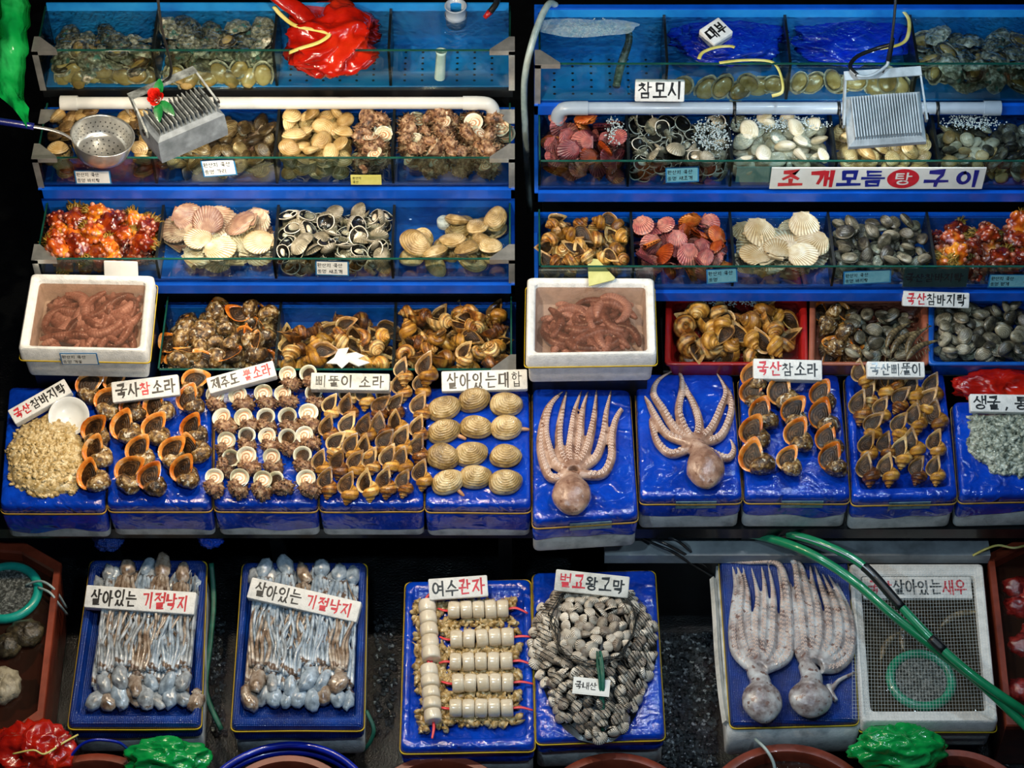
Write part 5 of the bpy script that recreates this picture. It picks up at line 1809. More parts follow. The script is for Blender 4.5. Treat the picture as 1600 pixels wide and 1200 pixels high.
# printed banner on the glass of the scallop stall
q = TK['RB']
p = aty(1371, 279, q['yF'] - .010)
ban = thing('banner', 'white banner with red and blue print and a red disc, on the tank front', 'banner', p, (PI / 2, 0, 0))
bw, bh = 333 / S, 29 / S / .63
g = G()
g.box((-bw / 2, -bh / 2, -.004), (bw / 2, bh / 2, 0))
g.build('banner_board', [m_card], ban, smooth=False)
g = G()
wd = 35 / S
bl = lambda ch, cx, m: g.add(*(lambda l: (l.v, l.f, m))(letter_geo([(ch, 0)], cx - wd / 2, -bh * .36, bh * .72, wd, 0, .0100 if ch == '듬' else .0130, 0, up=.0006)[0]))
for ch, cx, m in (('조', 1236, 1), ('개', 1285, 1), ('모', 1327, 2), ('듬', 1364, 2), ('구', 1463, 2), ('이', 1513, 2)):
    bl(ch, (cx - 1371) / S, m)
dc = (1411 - 1371) / S
n = 32
g.add([(dc + 25 / S * math.cos(2 * PI * i / n), bh * .46 * math.sin(2 * PI * i / n), .0006) for i in range(n)], [tuple(range(n))], 1)
l, _ = letter_geo([('탕', 0)], dc - 13 / S, -bh * .28, bh * .56, 26 / S, 0, .0058, 0, up=.0012)
g.add(l.v, l.f, 3)
g.build('print', INKS + [m_card], ban)

# small origin cards
yg = lambda k: TK[k]['yF'] - .004
card(145, 277, 56, 20, 0, 'small blue-edged card on the tank glass under the strainer', y=yg('LB'), tilt=80, lines=('원산지 국산', '품명 바지락'))
card(342, 262, 53, 24, 5, 'small blue-edged card on the tank glass under the rose floodlight', y=yg('LB'), tilt=80, lines=('원산지 국산', '품명 가리'))
card(572, 281, 48, 14, 0, 'small yellow-green card on the tank glass below the white pipe', y=yg('LB'), tilt=80, frame=m_cardgreen, base=m_cardgreen, lines=('원산지', '국산'))
card(519, 419, 52, 22, -2, 'small blue-edged card on the glass in front of the gaping cockles', y=yg('LC'), tilt=80, lines=('원산지 국산', '품명 새조개'))
card(1066, 273, 52, 22, 3, 'blue-edged card on the glass in front of the cockles under the grey pipe', y=yg('RB'), tilt=80, base=M('teal_card', ['5a9aac', '78b4c0']), lines=('원산지 국산', '품명 새조개'))  # card face in teal instead of white
card(1128, 431, 48, 22, 5, 'teal blue-edged card on the glass before the red scallops', y=yg('RC'), tilt=80, base=MATS['teal_card'], lines=('원산지 국산', '품명'))
card(1355, 433, 74, 20, 4, 'teal blue-edged card on the glass before the grey clams', y=yg('RC'), tilt=80, base=MATS['teal_card'], lines=('원산지 국산', '품명 바지락'))
card(1578, 439, 66, 20, 0, 'teal blue-edged card on the glass before the end sea squirts', y=yg('RC'), tilt=80, base=MATS['teal_card'], lines=('원산지 국산', '품명 멍게'))
card(1462, 434, 100, 28, 0, 'see-through sign with faded red syllables on the glass', y=yg('RC') - .012, tilt=78, base=M('clear_card', ['3a5a5a', '4a6c6c'], trans=.78), frame=MATS['clear_card'], lines=('국산참바지락',))
fb = aty(124, 560, o.location.y)
yfb = at(130, 547, ZS).y - .006
card(124, 561, 57, 17, 0, 'blue-edged card on the front of the spoon worm box near the sea squirts', y=yfb, tilt=90, lines=('원산지 국산', '품명 개불'))
card(924, 1073, 54, 23, -6, 'wet paper slip tied on the net bag of cockles', z=ZB + .095, tilt=12, frame=m_card, lines=('국내산',), name='paper_slip', group=None)

# blank card, torn slip, star-shaped scraps, white cap, bowl
p = at(189, 421, .838)
t_ = thing('blank_card', 'blank white card standing on the rim of the foam box', 'card', p, (R(58), 0, R(-2)))
g = G()
rbox(g, 53 / S, 27 / S, .003, .004)
g.build('card_sheet', [m_card], t_)
m_slip = M('yellow_slip', ['b9b868', 'd6d690'], 18, .4, .1, 60, .3)
p = at(938, 425, .838)
g = G()
pl = [(918, 403), (934, 405), (961, 434), (959, 437), (920, 447)]
v = [at(x, y, .826 + (447 - y) * .0006) - p for x, y in pl]
g.add(v + [q_ - Vector((0, 0, .0025)) for q_ in v], [tuple(reversed(range(5))), tuple(range(5, 10))] + [(i, (i + 1) % 5, 5 + (i + 1) % 5, 5 + i) for i in range(5)])
tag(g.build('torn_slip', [m_slip], None, p, smooth=False), 'torn yellow-green slip on the back rim of the foam box', 'slip')
p = at(540, 557, .662)
g = G()
st = [(510, 567), (522, 558), (529, 545), (545, 543), (538, 553), (556, 550), (570, 556), (559, 560), (578, 566), (560, 572), (545, 565), (534, 575), (526, 568)]
v = [at(x, y, .664 + .004 * math.sin(x)) - p for x, y in st]
n = len(v)
g.add([Vector((0, 0, .004))] + v, [(0, i + 1, (i + 1) % n + 1) for i in range(n)])
g.add([Vector((0, 0, .001))] + [q_ - Vector((0, 0, .003)) for q_ in v], [(0, (i + 1) % n + 1, i + 1) for i in range(n)])
tag(g.build('plastic_scrap', [m_card], None, p, smooth=False), 'jagged white scrap of plastic on the banded whelks', 'scrap')
m_white = M('white_plastic', ['d4d7d4', 'e8e9e6'], 10, .3, .03, 40, .3)
g = G()
g.lathe([(.021, 0), (.022, .002), (.022, .022), (.019, .025), (.001, .025)], 24, 0, cap0=True, cap1=True)
tag(g.build('round_cap', [m_white], None, at(694, 352, .81)), 'round white cap among the big clams', 'float')  # a loose white cap lying among the clams
p = at(108, 652, .628)
g = G()
g.lathe([(.001, -.022), (.030, -.022), (.045, -.010), (.058, .010), (.060, .012), (.058, .0125), (.044, -.004), (.030, -.013), (.001, -.014)], 40, 0)
bo = g.build('small_bowl', [m_white], None, p, (R(24), R(6), 0))
tag(bo, 'small white bowl between the clam meat and the rock whelks', 'bowl')

# ---------------------------------------------------------------- pipes over the second tanks
m_pvc = M('white_pvc', ['cfcfca', 'e2e2dd'], 8, .3, .02, 40, .2)
m_pvcg = M('grey_pvc', ['8d9aa8', 'a6b3c2'], 8, .3, .02, 40, .2)


def pipe(y, pa, pb, z, rad, mat, label, elbow, capend, ties=()):
    a, b = at(pa, y, z), at(pb, y, z)
    o = thing('water_pipe', label, 'pipe', a)
    L_ = b.x - a.x
    g = G()
    g.tube([(0, 0, 0), (L_, 0, 0)], rad, 20, 0)
    g.build('tube', [mat], o, sharp=40)
    ex, s_ = (L_, 1) if elbow > 0 else (0, -1)
    g = G()
    g.tube([(ex - s_ * .055, 0, 0), (ex - s_ * .012, 0, 0)], rad * 1.16, 20)
    pts = [(ex - s_ * .03, 0, 0), (ex, 0, 0), (ex + s_ * .022, 0, -.006), (ex + s_ * .034, 0, -.025), (ex + s_ * .036, 0, -.058)]
    g.tube(pts, rad * 1.12, 20, 0, smooth=4)
    g.build('elbow', [mat], o, sharp=50)
    cx, s_ = (0, 1) if elbow > 0 else (L_, -1)
    g = G()
    g.tube([(cx - s_ * .006, 0, 0), (cx + s_ * .045, 0, 0)], rad * 1.22, 20)
    g.build('end_cap', [mat], o, sharp=40)
    for t in ties:
        xx = at(t, y, z).x - a.x
        g = G()
        g.tube([(xx - .005, 0, 0), (xx + .005, 0, 0)], rad * 1.08, 16)
        g.tube([(xx, -.02, .01), (xx + .004, -.03, -.02), (xx + .010, -.02, -.06)], .003, 5)
        g.build('black_tie', [m_black], o)
    return o


pipe(161, 98, 752, 1.095, .0185, m_pvc, 'white water pipe with an elbow running over the clam tanks', 1, 0)
pipe(169, 890, 1560, 1.095, .0185, m_pvcg, 'grey water pipe with black ties running over the scallop tanks', -1, 0, (1147, 1310, 1464))

# ---------------------------------------------------------------- floodlights hanging on cords, seen from behind
m_alu = M('cast_aluminium', ['8c9498', 'aab2b6', 'c0c8cc'], 22, .36, .15, 90, .1)
m_alu_shade = M('shaded_aluminium', ['5c666e', '747e88', '8c98a2'], 22, .4, .1, 90, .1)  # aluminium darkened: shade on the side-lit housing put into its colour
m_aludirt = M('dirty_aluminium', ['3a3d3c', '7c8486', 'a4acae'], 30, .45, .3, 90, .1, patch=('1c1c1a', 26, .6))
m_lens = bpy.data.materials.new('lamp_lens')
m_lens.use_nodes = True
m_lens.node_tree.nodes['Principled BSDF'].inputs['Emission Color'].default_value = (1, .95, .85, 1)
m_lens.node_tree.nodes['Principled BSDF'].inputs['Emission Strength'].default_value = 6
m_cable = M('black_cable', ['08090a', '141618'], 30, .4, .1, 80, .3)


def floodlight(px, py, z, w_, h_, rx, ry, rz, mat, label, cordpts, watt, col, fins=16, yoke=1, thk=.03):
    p = at(px, py, z)
    o = thing('floodlight', label, 'lamp', p)
    rot = Matrix.Rotation(rz, 3, 'Z') @ Matrix.Rotation(rx, 3, 'X') @ Matrix.Rotation(ry, 3, 'Y')
    o.rotation_euler = rot.to_euler()
    g = G()     # back plate up (+z local), light out of -z
    t = thk
    rows = []
    for zz, k in ((-t, 1.0), (-t * .75, 1.02), (-.010, 1.0), (0, .86)):
        rows.append([Vector((sx * w_ / 2 * k, sy * h_ / 2 * (k if zz < 0 else .8), zz)) for sx, sy in ((1, 1), (-1, 1), (-1, -1), (1, -1))])
    g.grid(rows, 0, True, False, True)
    g.grid([rows[0], [v * .94 for v in rows[0]], [Vector((v.x * .94, v.y * .94, -t + .004)) for v in rows[0]]], 0)
    g.build('housing', [m_alu if mat is m_alu else m_alu_shade], o, smooth=False)
    g = G()
    for i in range(fins):
        x = -w_ * .42 + w_ * .84 * i / (fins - 1)
        g.box((x - .0016, -h_ * .40, -.002), (x + .0016, h_ * .40, .022 + .004 * math.sin(PI * i / (fins - 1))))
    g.build('cooling_fins', [mat], o, smooth=False)
    g = G()
    g.box((-w_ * .46, -h_ * .46, -t + .003), (w_ * .46, h_ * .46, -t + .006))
    g.build('lens', [m_lens], o, smooth=False)
    g = G()
    yw, yh = w_ * .54, .085
    for s_ in (-1, 1):
        g.box((s_ * yw - .003, -.014, -.022), (s_ * yw + .003, .014, .0))
        v = [(s_ * yw - .003, -.014, 0), (s_ * yw + .003, -.014, 0), (s_ * yw + .003, .014, 0), (s_ * yw - .003, .014, 0)]
        k = .9
        v2 = [(x * k, y + .75 * h_ * yoke, z_ + yh * .55) for x, y, z_ in v]
        g.grid([v, v2], 0)
    g.box((-yw * .9 - .003, .75 * h_ * yoke - .014, yh * .55 - .002), (yw * .9 + .003, .75 * h_ * yoke + .014, yh * .55 + .003))
    g.build('bracket', [mat], o, smooth=False)
    g = G()
    for s_ in (-1, 1):
        g.tube([(s_ * yw * .98, 0, -.010), (s_ * yw * 1.06, 0, -.010)], .010, 10)
    g.build('bracket_screw', [m_black], o)
    # its own light
    d = bpy.data.lights.new('flood_beam', 'AREA')
    d.shape, d.size, d.size_y, d.energy, d.color = 'RECTANGLE', w_ * .9, h_ * .9, watt, col
    lo = bpy.data.objects.new('flood_beam', d)
    C.objects.link(lo)
    lo.parent = o
    lo.location = (0, 0, -t - .004)
    # hanging cord: a thing of its own
    g = G()
    base = p + rot @ Vector((0, .75 * h_ * yoke, yh * .55))
    P_ = [base] + [at(x, y, zz) for x, y, zz in cordpts]
    g.tube([q_ - base for q_ in P_], .0042, 6, 0, smooth=4)
    tag(g.build('hanging_cord', [m_cable], None, base), 'black cord from above holding ' + label.split(' with')[0].split(' of')[0], 'cord')
    return o, base


f1, b1 = floodlight(282, 178, 1.34, .21, .13, R(-4), R(0), R(33), m_aludirt, 'dusty grey floodlight with a red rose, hanging askew', [(268, 110, 1.42), (252, 40, 1.62), (244, -30, 1.9)], 1.5, (1, .93, .8), 14, thk=.085)
f2, b2 = floodlight(1383, 184, 1.30, .22, .155, R(22), R(-3), R(4), m_alu, 'clean finned floodlight with a white bracket, hanging level', [(1389, 90, 1.42), (1397, 30, 1.6), (1401, -30, 1.9)], 0.6, (.85, .95, 1.0), 24)
# rose tied to the first lamp
m_petal = M('rose_petal', ['9a0a06', 'd01e10', 'e2402a'], 20, .45, .1, 60, .1)
m_leaf = M('rose_leaf', ['063a1a', '0c6a30', '14823e'], 20, .4, .2, 60, .2)
p = at(244, 152, 1.40)
ro = thing('rose_flower', 'red rose with green leaves tied to the dusty floodlight', 'flower', p)
g = G()
for k in range(16):
    a = k * 2.4
    r = .003 + .00150 * k
    hgt = .026 - .0009 * k
    rows = []
    for i in range(6):
        t = i / 5
        rows.append([Vector((math.cos(a + s_ * .75) * (r + .004 * t ** 3 + .0) * (1 - .25 * (s_ ** 2)) * (.5 + .5 * t), math.sin(a + s_ * .75) * (r + .004 * t ** 3) * (1 - .25 * (s_ ** 2)) * (.5 + .5 * t), -.012 + t * (hgt + .010) - .004 * s_ * s_ * t)) for s_ in (-1, -.6, -.2, .2, .6, 1)])
    g.grid(rows, 0, wrap=False)
g.build('blossom', [m_petal], ro, rot=(R(25), R(-10), 0))


def leaf(parent, p0, d, L_, w_):
    g = G()
    d = Vector(d).normalized()
    n = d.cross(Vector((0, -.5, .8))).normalized()
    up_ = n.cross(d)
    rows = []
    for i in range(9):
        t = i / 8
        ww = w_ * math.sin(PI * min(1, t * .96 + .03)) ** .8
        rows.append([Vector(p0) + d * L_ * t + n * ww * s_ + up_ * (.25 * ww * abs(s_) - .012 * t * t) for s_ in (-1, -.5, 0, .5, 1)])
    g.grid(rows, 0, wrap=False)
    return g.build('leaf', [m_leaf], parent)


leaf(ro, (.004, .006, -.01), (.0, .9, .5), .062, .014)
leaf(ro, (.012, -.004, -.01), (.55, -.65, -.1), .060, .014)
leaf(ro, (.004, -.010, -.012), (.12, -.95, -.1), .062, .013)
g = G()
g.tube([(0, 0, -.012), (.012, .004, -.03), (.028, .006, -.05)], .0028, 6, 0, smooth=3)
g.build('stem', [m_leaf], ro)
# loop of taped cable and hook above the second lamp
g = G()
pc = at(1388, 95, 1.40)
P_ = [at(x, y, 1.40 + k) - pc for x, y, k in ((1392, 70, .02), (1370, 76, .0), (1340, 88, 0), (1328, 104, 0), (1340, 118, 0), (1362, 118, .0), (1384, 104, .01), (1388, 96, .02))]
g.tube(P_, .0048, 7, 0, smooth=5)
lo_ = g.build('cable_loop', [m_alu, m_cable], None, pc)
tag(lo_, 'loop of grey cable with black tape above the clean floodlight', 'cable')
g = G()
g.tube(P_[:5], [.0062] * 5, 7, 0, smooth=4)
g.tube([at(1395, 60, 1.47) - pc, at(1391, 80, 1.43) - pc, at(1388, 96, 1.40) - pc], [.006, .0075, .008], 7, 0, smooth=4)
g.build('black_tape', [m_cable], lo_)

# ---------------------------------------------------------------- strainer resting on the second tank's rim
p = at(160, 213, 1.128)
so = thing('strainer', 'round steel strainer with a blue grip lying over the clam tank', 'strainer', p)
so.rotation_euler = (R(-4), R(10), 0)
g = G()
R0, RB, HB = 47 / S, 39 / S, .062
n = 56
rows = []
prof = [(R0 * 1.04, .001), (R0 * 1.05, .004), (R0, .004), (R0 * .99, 0), (R0 * .97, -.012), (R0 * .94, -.026), (R0 * .90, -.040), (RB, -HB * .92), (RB * .9, -HB), (RB * .6, -HB - .002), (RB * .3, -HB - .003), (.002, -HB - .003)]
g.lathe(prof, n, 0)
g.lathe([(r + .0018, z - .0015) for r, z in prof[3:]], n, 0)
g.build('bowl', [m_steel], so)
g = G()
for ring, z_, k in ((RB * .25, -HB - .0022, 8), (RB * .5, -HB - .001, 14), (RB * .75, -HB + .001, 20)):
    for j in range(k):
        a = 2 * PI * j / k + ring * 40
        g.lathe([(0, .0006), (.0026, .0004)], 7, 0, (ring * math.cos(a), ring * math.sin(a), z_))
for zz, rr_ in ((-.018, R0 * .952), (-.032, R0 * .915), (-.046, RB * 1.03)):
    for j in range(36):
        a = 2 * PI * (j + (zz == -.032) * .5) / 36
        q_ = Vector((-math.cos(a), -math.sin(a), .3)).to_track_quat('Z', 'Y').to_matrix()
        c_ = Vector((math.cos(a) * rr_, math.sin(a) * rr_, zz)) + q_ @ Vector((0, 0, .0012))
        g.add([c_ + q_ @ Vector((math.cos(2 * PI * i / 6) * .0022, math.sin(2 * PI * i / 6) * .0022, 0)) for i in range(6)], [tuple(range(6))])
pf = g.build('perforation', [m_black], so)
pf['kind'] = 'stuff'
g = G()
hp = [at(x, y, 1.128 + k) - p for x, y, k in ((113, 224, -.002), (98, 218, .02), (75, 214, .035), (45, 213, .045))]
for q_ in hp:
    pass
g.tube(hp, [.006, .0065, .007, .007], 10, 0, flat=.5, smooth=4)
g.build('handle', [m_steel], so)
g = G()
g.tube([at(x, y, 1.128 + k) - p for x, y, k in ((50, 213, .044), (20, 212, .05), (-40, 211, .06))], .0105, 12, 0, smooth=3)
g.build('grip', [M('navy_grip', ['0c1450', '141e70'], 10, .3, .05)], so)

# ---------------------------------------------------------------- things in the top tanks
m_redbag = M('red_bag', ['7a0804', 'b81a08', 'd03010'], 7, .2, .9, 16, .6, trans=.12, crease=(9, 1.4))
m_tie = M('yellow_tie', ['b9a83a', 'd8cc70', 'e4dc9a'], 14, .4, .2, 60, .2)
m_bluebag = M('blue_bag', ['0418a0', '0830d8', '1450e4'], 6, .18, .9, 14, .7, trans=.12, crease=(8, 1.4))
m_greenbag = M('green_bag', ['06803a', '0ea84c', '34c86c'], 5, .2, 1.0, 12, .5, trans=.15, crease=(7, 1.6))


def bagblob(px, py, z, rx, ry, rz, mat, name, label, seed=0, fold=.28, tail=None):
    p = at(px, py, z)
    g = G()
    g.blob((0, 0, 0), (rx / S, ry / S / .8, rz), 72, 46, 0, lambda u: fold * (1 - 2.6 * abs(nz(u, 1.5, seed))) * .8 - .1 + .13 * (1 - 2.4 * abs(nz(u, 3.4, seed + 3))) * .8 + .035 * (1 - 2 * abs(nz(u, 8, seed))) )
    if tail:
        ts = [at(x, y, zz) - p for x, y, zz in tail]
        rows_r = [.035 * (1 - .5 * i / (len(ts) - 1)) for i in range(len(ts))]
        rows_r[-1] = .05
        g.tube(ts, rows_r, 14, 0, flat=.5, smooth=4)
    return tag(g.build(name, [mat], None, p), label, 'bag')


bagblob(518, 60, 1.235, 68, 54, .06, m_redbag, 'plastic_bag', 'red plastic bag knotted with a yellow tie in the topmost tank', 3, .34, [(500, 60, 1.25), (470, 20, 1.29), (440, 0, 1.33), (425, -25, 1.36)])
bagblob(1140, 60, 1.190, 82, 40, .036, m_bluebag, 'plastic_bag', 'blue plastic bag under the floating white block', 5, .3)
bagblob(1330, 60, 1.192, 84, 42, .038, m_bluebag, 'plastic_bag', 'blue plastic bag behind the finned floodlight', 9, .3)


def ribbon(pts, r, mat, name, label, cat, n=6, flat=.3, up=None, smooth=5):
    P_ = [at(x, y, z) for x, y, z in pts]
    g = G()
    g.tube([q_ - P_[0] for q_ in P_], r, n, 0, flat=flat, smooth=smooth)
    return tag(g.build(name, [mat], None, P_[0]), label, cat)


ribbon([(428, 10, 1.30), (440, 24, 1.295), (462, 40, 1.29), (500, 48, 1.298), (514, 54, 1.30), (498, 66, 1.295), (470, 75, 1.28), (452, 82, 1.262)], .0075, m_tie, 'yellow_tie', 'pale yellow tie lying on the red bag', 'tie')
ribbon([(1092, 92, 1.262), (1098, 82, 1.262), (1118, 74, 1.264), (1140, 72, 1.262), (1148, 74, 1.262)], .006, m_tie, 'yellow_tie', 'short pale yellow tie beside the floating white block', 'tie')
ribbon([(1124, 98, 1.262), (1160, 94, 1.262), (1200, 95, 1.262), (1214, 104, 1.25), (1222, 125, 1.22), (1222, 144, 1.20), (1206, 150, 1.19)], .006, m_tie, 'yellow_tie', 'long yellow tie trailing down behind the tank glass', 'tie')
ribbon([(1404, 10, 1.262), (1420, 30, 1.264), (1418, 58, 1.264), (1404, 70, 1.263), (1374, 76, 1.262)], .006, m_tie, 'yellow_tie', 'yellow tie near the black cord of the clean floodlight', 'tie')
# overflow pipe stub and drain with a red clip in the empty compartment, pale hose in the bubbling one
p = at(712, 14, 1.27)
g = G()
g.lathe([(.034, -.02), (.030, -.06), (.030, .008), (.034, .012), (.033, .014), (.027, .012), (.026, -.05), (.0, -.05)], 28, 0)
tag(g.build('overflow_pipe', [m_pvcg], None, p), 'grey overflow pipe stub in the empty top compartment', 'pipe')
p = at(688, 105, 1.19)
g = G()
g.lathe([(.016, -.04), (.015, .05), (.018, .06), (.013, .06), (.012, .0), (.0, .0)], 20, 0)
tag(g.build('drain_pipe', [M('pale_pipe', ['8fb0ac', 'b4ccc6'])], None, p, (R(-6), R(4), 0)), 'pale drain pipe standing behind the front glass of the empty compartment', 'pipe')
P_ = [at(x, y, z) for x, y, z in ((778, -14, 1.36), (776, 4, 1.31), (766, 18, 1.28))]
g = G()
g.tube([q_ - P_[0] for q_ in P_], .010, 8, 0, smooth=4)
dv = g.build('drain_hose', [m_cable], None, P_[0])
tag(dv, 'dark hose with a red nozzle dipping into the empty compartment', 'hose')
g = G()
g.tube([at(766, 18, 1.28) - P_[0], at(757, 28, 1.265) - P_[0]], [.010, .007], 8)
g.build('nozzle', [m_redp], dv)['label'] = 'red nozzle'
m_hose = M('pale_hose', ['6f8484', '9cb0b0', 'b8c8c6'], 12, .3, .1, 50, .3)
P_ = [at(x, y, z) for x, y, z in ((868, 8, 1.275), (858, 6, 1.30), (846, 26, 1.30), (833, 62, 1.27), (822, 108, 1.19), (819, 150, 1.08), (822, 230, .9), (828, 330, .6))]
g = G()
g.tube([q_ - P_[0] for q_ in P_], .0105, 10, 0, smooth=6)
tag(g.build('water_hose', [m_hose], None, P_[0]), 'pale hose hanging down the dark gap between the two stalls', 'hose')
P_ = [at(x, y, z) for x, y, z in ((980, 38, 1.24), (983, 62, 1.22), (975, 88, 1.19), (968, 110, 1.165), (963, 135, 1.15))]
g = G()
g.tube([q_ - P_[0] for q_ in P_], [.010, .011, .013, .013, .012], 10, 0, smooth=4)
tag(g.build('mossy_hose', [M('mossy_pipe', ['1c221c', '4a5a4c', '8c988a'], 26, .4, .4)], None, P_[0]), 'mossy grey hose standing in the bubbling compartment', 'hose')
# foam spreading where the hose pours in
m_froth = M('froth', ['8fc4dc', 'c4e4f0', 'e4f4f8'], 90, .3, .6, 260, .3, trans=.6)
q = TK['RA']
g = G()
fc = at(914, 44, ZL[3] - .012)
rows = []
for t in (1, .8, .6, .4, .2, .03):
    rows.append([Vector((.150 * math.cos(a) * t * (1 + .3 * nz((a, 0, 0), 1.5)), .042 * math.sin(a) * t * (1 + .4 * nz((a, 3, 0), 1.2)), .004 + .006 * (1 - t) + .002 * nz((a, t, 1), 6))) for a in [2 * PI * j / 40 for j in range(40)]])
g.grid(rows, 0, True, False, True)
tag(g.build('froth', [m_froth], None, fc), 'white froth where the pale hose pours in', 'froth', kind='stuff')



def froth(px, py, z, rx, ry, label, sd):
    c = at(px, py, z)
    g = G()
    rg = random.Random(sd)
    for k in range(int(rx * ry * .55)):
        a, t = rg.uniform(0, 2 * PI), math.sqrt(rg.random()) * (1 + .3 * math.sin(3 * k))
        r = rg.uniform(.0012, .0036)
        g.blob((rx / S * math.cos(a) * t, ry / S / .8 * math.sin(a) * t, rg.uniform(-.002, .003)), (r, r, r * .8), 6, 4)
    tag(g.build('froth', [m_froth2], None, c), label, 'froth', kind='stuff')


m_froth2 = M('thin_froth', ['a4b8bc', 'd0e0e2', 'eef4f4'], 120, .15, 0, coat=.6, trans=.35)
froth(1112, 212, 1.050, 28, 26, 'white froth bubbling among the dark cockles', 1)
froth(1222, 192, 1.050, 66, 13, 'white froth at the back over the white clams', 2)
froth(1518, 190, 1.050, 44, 13, 'white froth below the capped pipe end', 3)
froth(962, 205, 1.050, 15, 22, 'white froth beside the pink scallops', 4)
froth(925, 44, ZL[3] - .012, 46, 14, 'fine bubbles around the white froth under the pale hose', 6)
froth(1150, 472, .668, 50, 6, 'white froth at the back of the red basket', 7)
q = TK['RB']
pp = aty(1178, 268, q['yF'] + .012)
g = G()
g.box((-27 / S, 0, -.045), (27 / S, .003, .018))
tag(g.build('turquoise_sheet', [M('turquoise_panel', ['6aa8a4', '8cc4be'], 10, .3, .1, 40, .3)], None, pp, smooth=False), 'pale turquoise plastic sheet inside the glass beside the banner', 'sheet')

# green bag hanging beside the topmost tank
p = at(5, 60, 1.27)
g = G()
rows = []
for i in range(30):
    t = i / 29
    row = []
    for j in range(17):
        s_ = j / 16
        xl, xr = -60 + 0 * t, [46, 50, 44, 40, 40, 46][min(5, int(t * 5.99))]
        x = xl + (xr - xl) * s_
        y = -25 + t * (185 + 45 * s_ ** 4 - 20 * (1 - s_))
        b_ = at(x, y, 1.30 - .10 * t) - p
        f = .045 * (1 - 2 * abs(nz((s_ * 3, t * 1.2, 0), 1.6, 4))) + .02 * nz((s_ * 3, t * 2, 3), 5)
        row.append(b_ + Vector((0, -.6 * f, f)))
    rows.append(row)
g.grid(rows, 0, wrap=False)
g.grid([[v + Vector((0, .02, -.02)) for v in r] for r in reversed(rows)], 0, wrap=False)
tag(g.build('plastic_bag', [m_greenbag], None, p), 'green plastic bag hanging beside the topmost tank', 'bag')

# ---------------------------------------------------------------- shrimp box with net cover at the front
zb = .31
bx, binn, bzf = foam_box([(1328, 880), (1536, 880), (1560, 1128), (1347, 1128)], 0, 'white foam box of murky water with a fine white net, by the green hoses', wall=.034, zt=zb, hh=.15, water=clear('murky_water', (.40, .36, .28), 1.33, .04, .15, 22, ((.030, .022, .012), .55)), wz=.034, band=m_bandy)
ct = thing('support_crate', 'dark crate under the white shrimp box', 'crate', (bx.location.x, bx.location.y, 0))
g = G()
for (a, b) in (((-.17, -.2), (.17, -.19)), ((-.17, .19), (.17, .2)), ((-.17, -.19), (-.16, .19)), ((.16, -.19), (.17, .19))):
    g.box((a[0], a[1], .0), (b[0], b[1], zb - .152))
g.build('crate_wall', [m_crate], ct, smooth=False)
net = thing('net_cover', 'fine white net stretched over the shrimp box', 'net', (bx.location.x, bx.location.y, zb))
m_wnet = M('white_net', ['b9c4c4', 'd4dcdc'], 20, .5, 0, coat=0)
cs = [at(x, y, zb + .002) - net.location for x, y in ((1332, 1124), (1556, 1124), (1533, 884), (1331, 884))]
cs = [Vector(c) for c in cs]
g = G()
nn_ = 44
for k in range(nn_ + 1):
    t = k / nn_
    for A, B in (((cs[0], cs[1]), (cs[3], cs[2])), ((cs[0], cs[3]), (cs[1], cs[2]))):
        a, b = A[0].lerp(A[1], t), B[0].lerp(B[1], t)
        d = (b - a).normalized()
        s_ = Vector((-d.y, d.x, 0)) * .00032
        pts_ = [a.lerp(b, i / 12) + Vector((0, 0, .003 - .010 * math.sin(PI * i / 12) * math.sin(PI * t))) for i in range(13)]
        g.grid([[q_ - s_ for q_ in pts_], [q_ + s_ for q_ in pts_]], 0, wrap=False)
g.build('mesh_sheet', [m_wnet], net)
m_teal = M('green_hoop', ['0a6a4e', '12906a'], 14, .3, .1, 40, .4)
m_turq = M('turquoise_hoop', ['0c8478', '1aa898'], 14, .3, .1, 40, .4)


def hoop(px, py, z, ro_, ri_, mat, label):
    p = at(px, py, z)
    g = G()
    R1, r1 = (ro_ + ri_) / 2 / S, (ro_ - ri_) / 2 / S
    rows = [[(math.cos(a) * (R1 + r1 * math.cos(b)), math.sin(a) * (R1 + r1 * math.cos(b)), r1 * math.sin(b)) for b in [2 * PI * j / 12 for j in range(12)]] for a in [2 * PI * i / 48 for i in range(49)]]
    g.grid(rows, 0)
    o = tag(g.build('aerator_hoop', [mat], None, p), label, 'hoop')
    return p, R1 - r1


hp_, hr_ = hoop(1439, 1063, zb - .035, 53, 38, m_teal, 'green hoop floating in the shrimp box')
m_bub = M('bubbles', ['1c1e1c', '5a605c', 'c4cac6'], 130, .2, 1.0, 300, .4, trans=.35)
g = G()
rows = [[(math.cos(a) * hr_ * t, math.sin(a) * hr_ * t, .004 + .004 * nz((a, t * 3, 0), 5)) for a in [2 * PI * j / 40 for j in range(40)]] for t in (1, .8, .6, .4, .2, .03)]
g.grid(rows, 0, True, False, True)
tag(g.build('bubbles', [m_bub], None, hp_), 'grey bubbles inside the green hoop', 'bubbles', kind='stuff')
m_shr = M('shrimp', ['3c3426', '6c5c40', '93825e'], 40, .25, .3, 90, .6, 0, ('g', 60, '2a2418', .5))


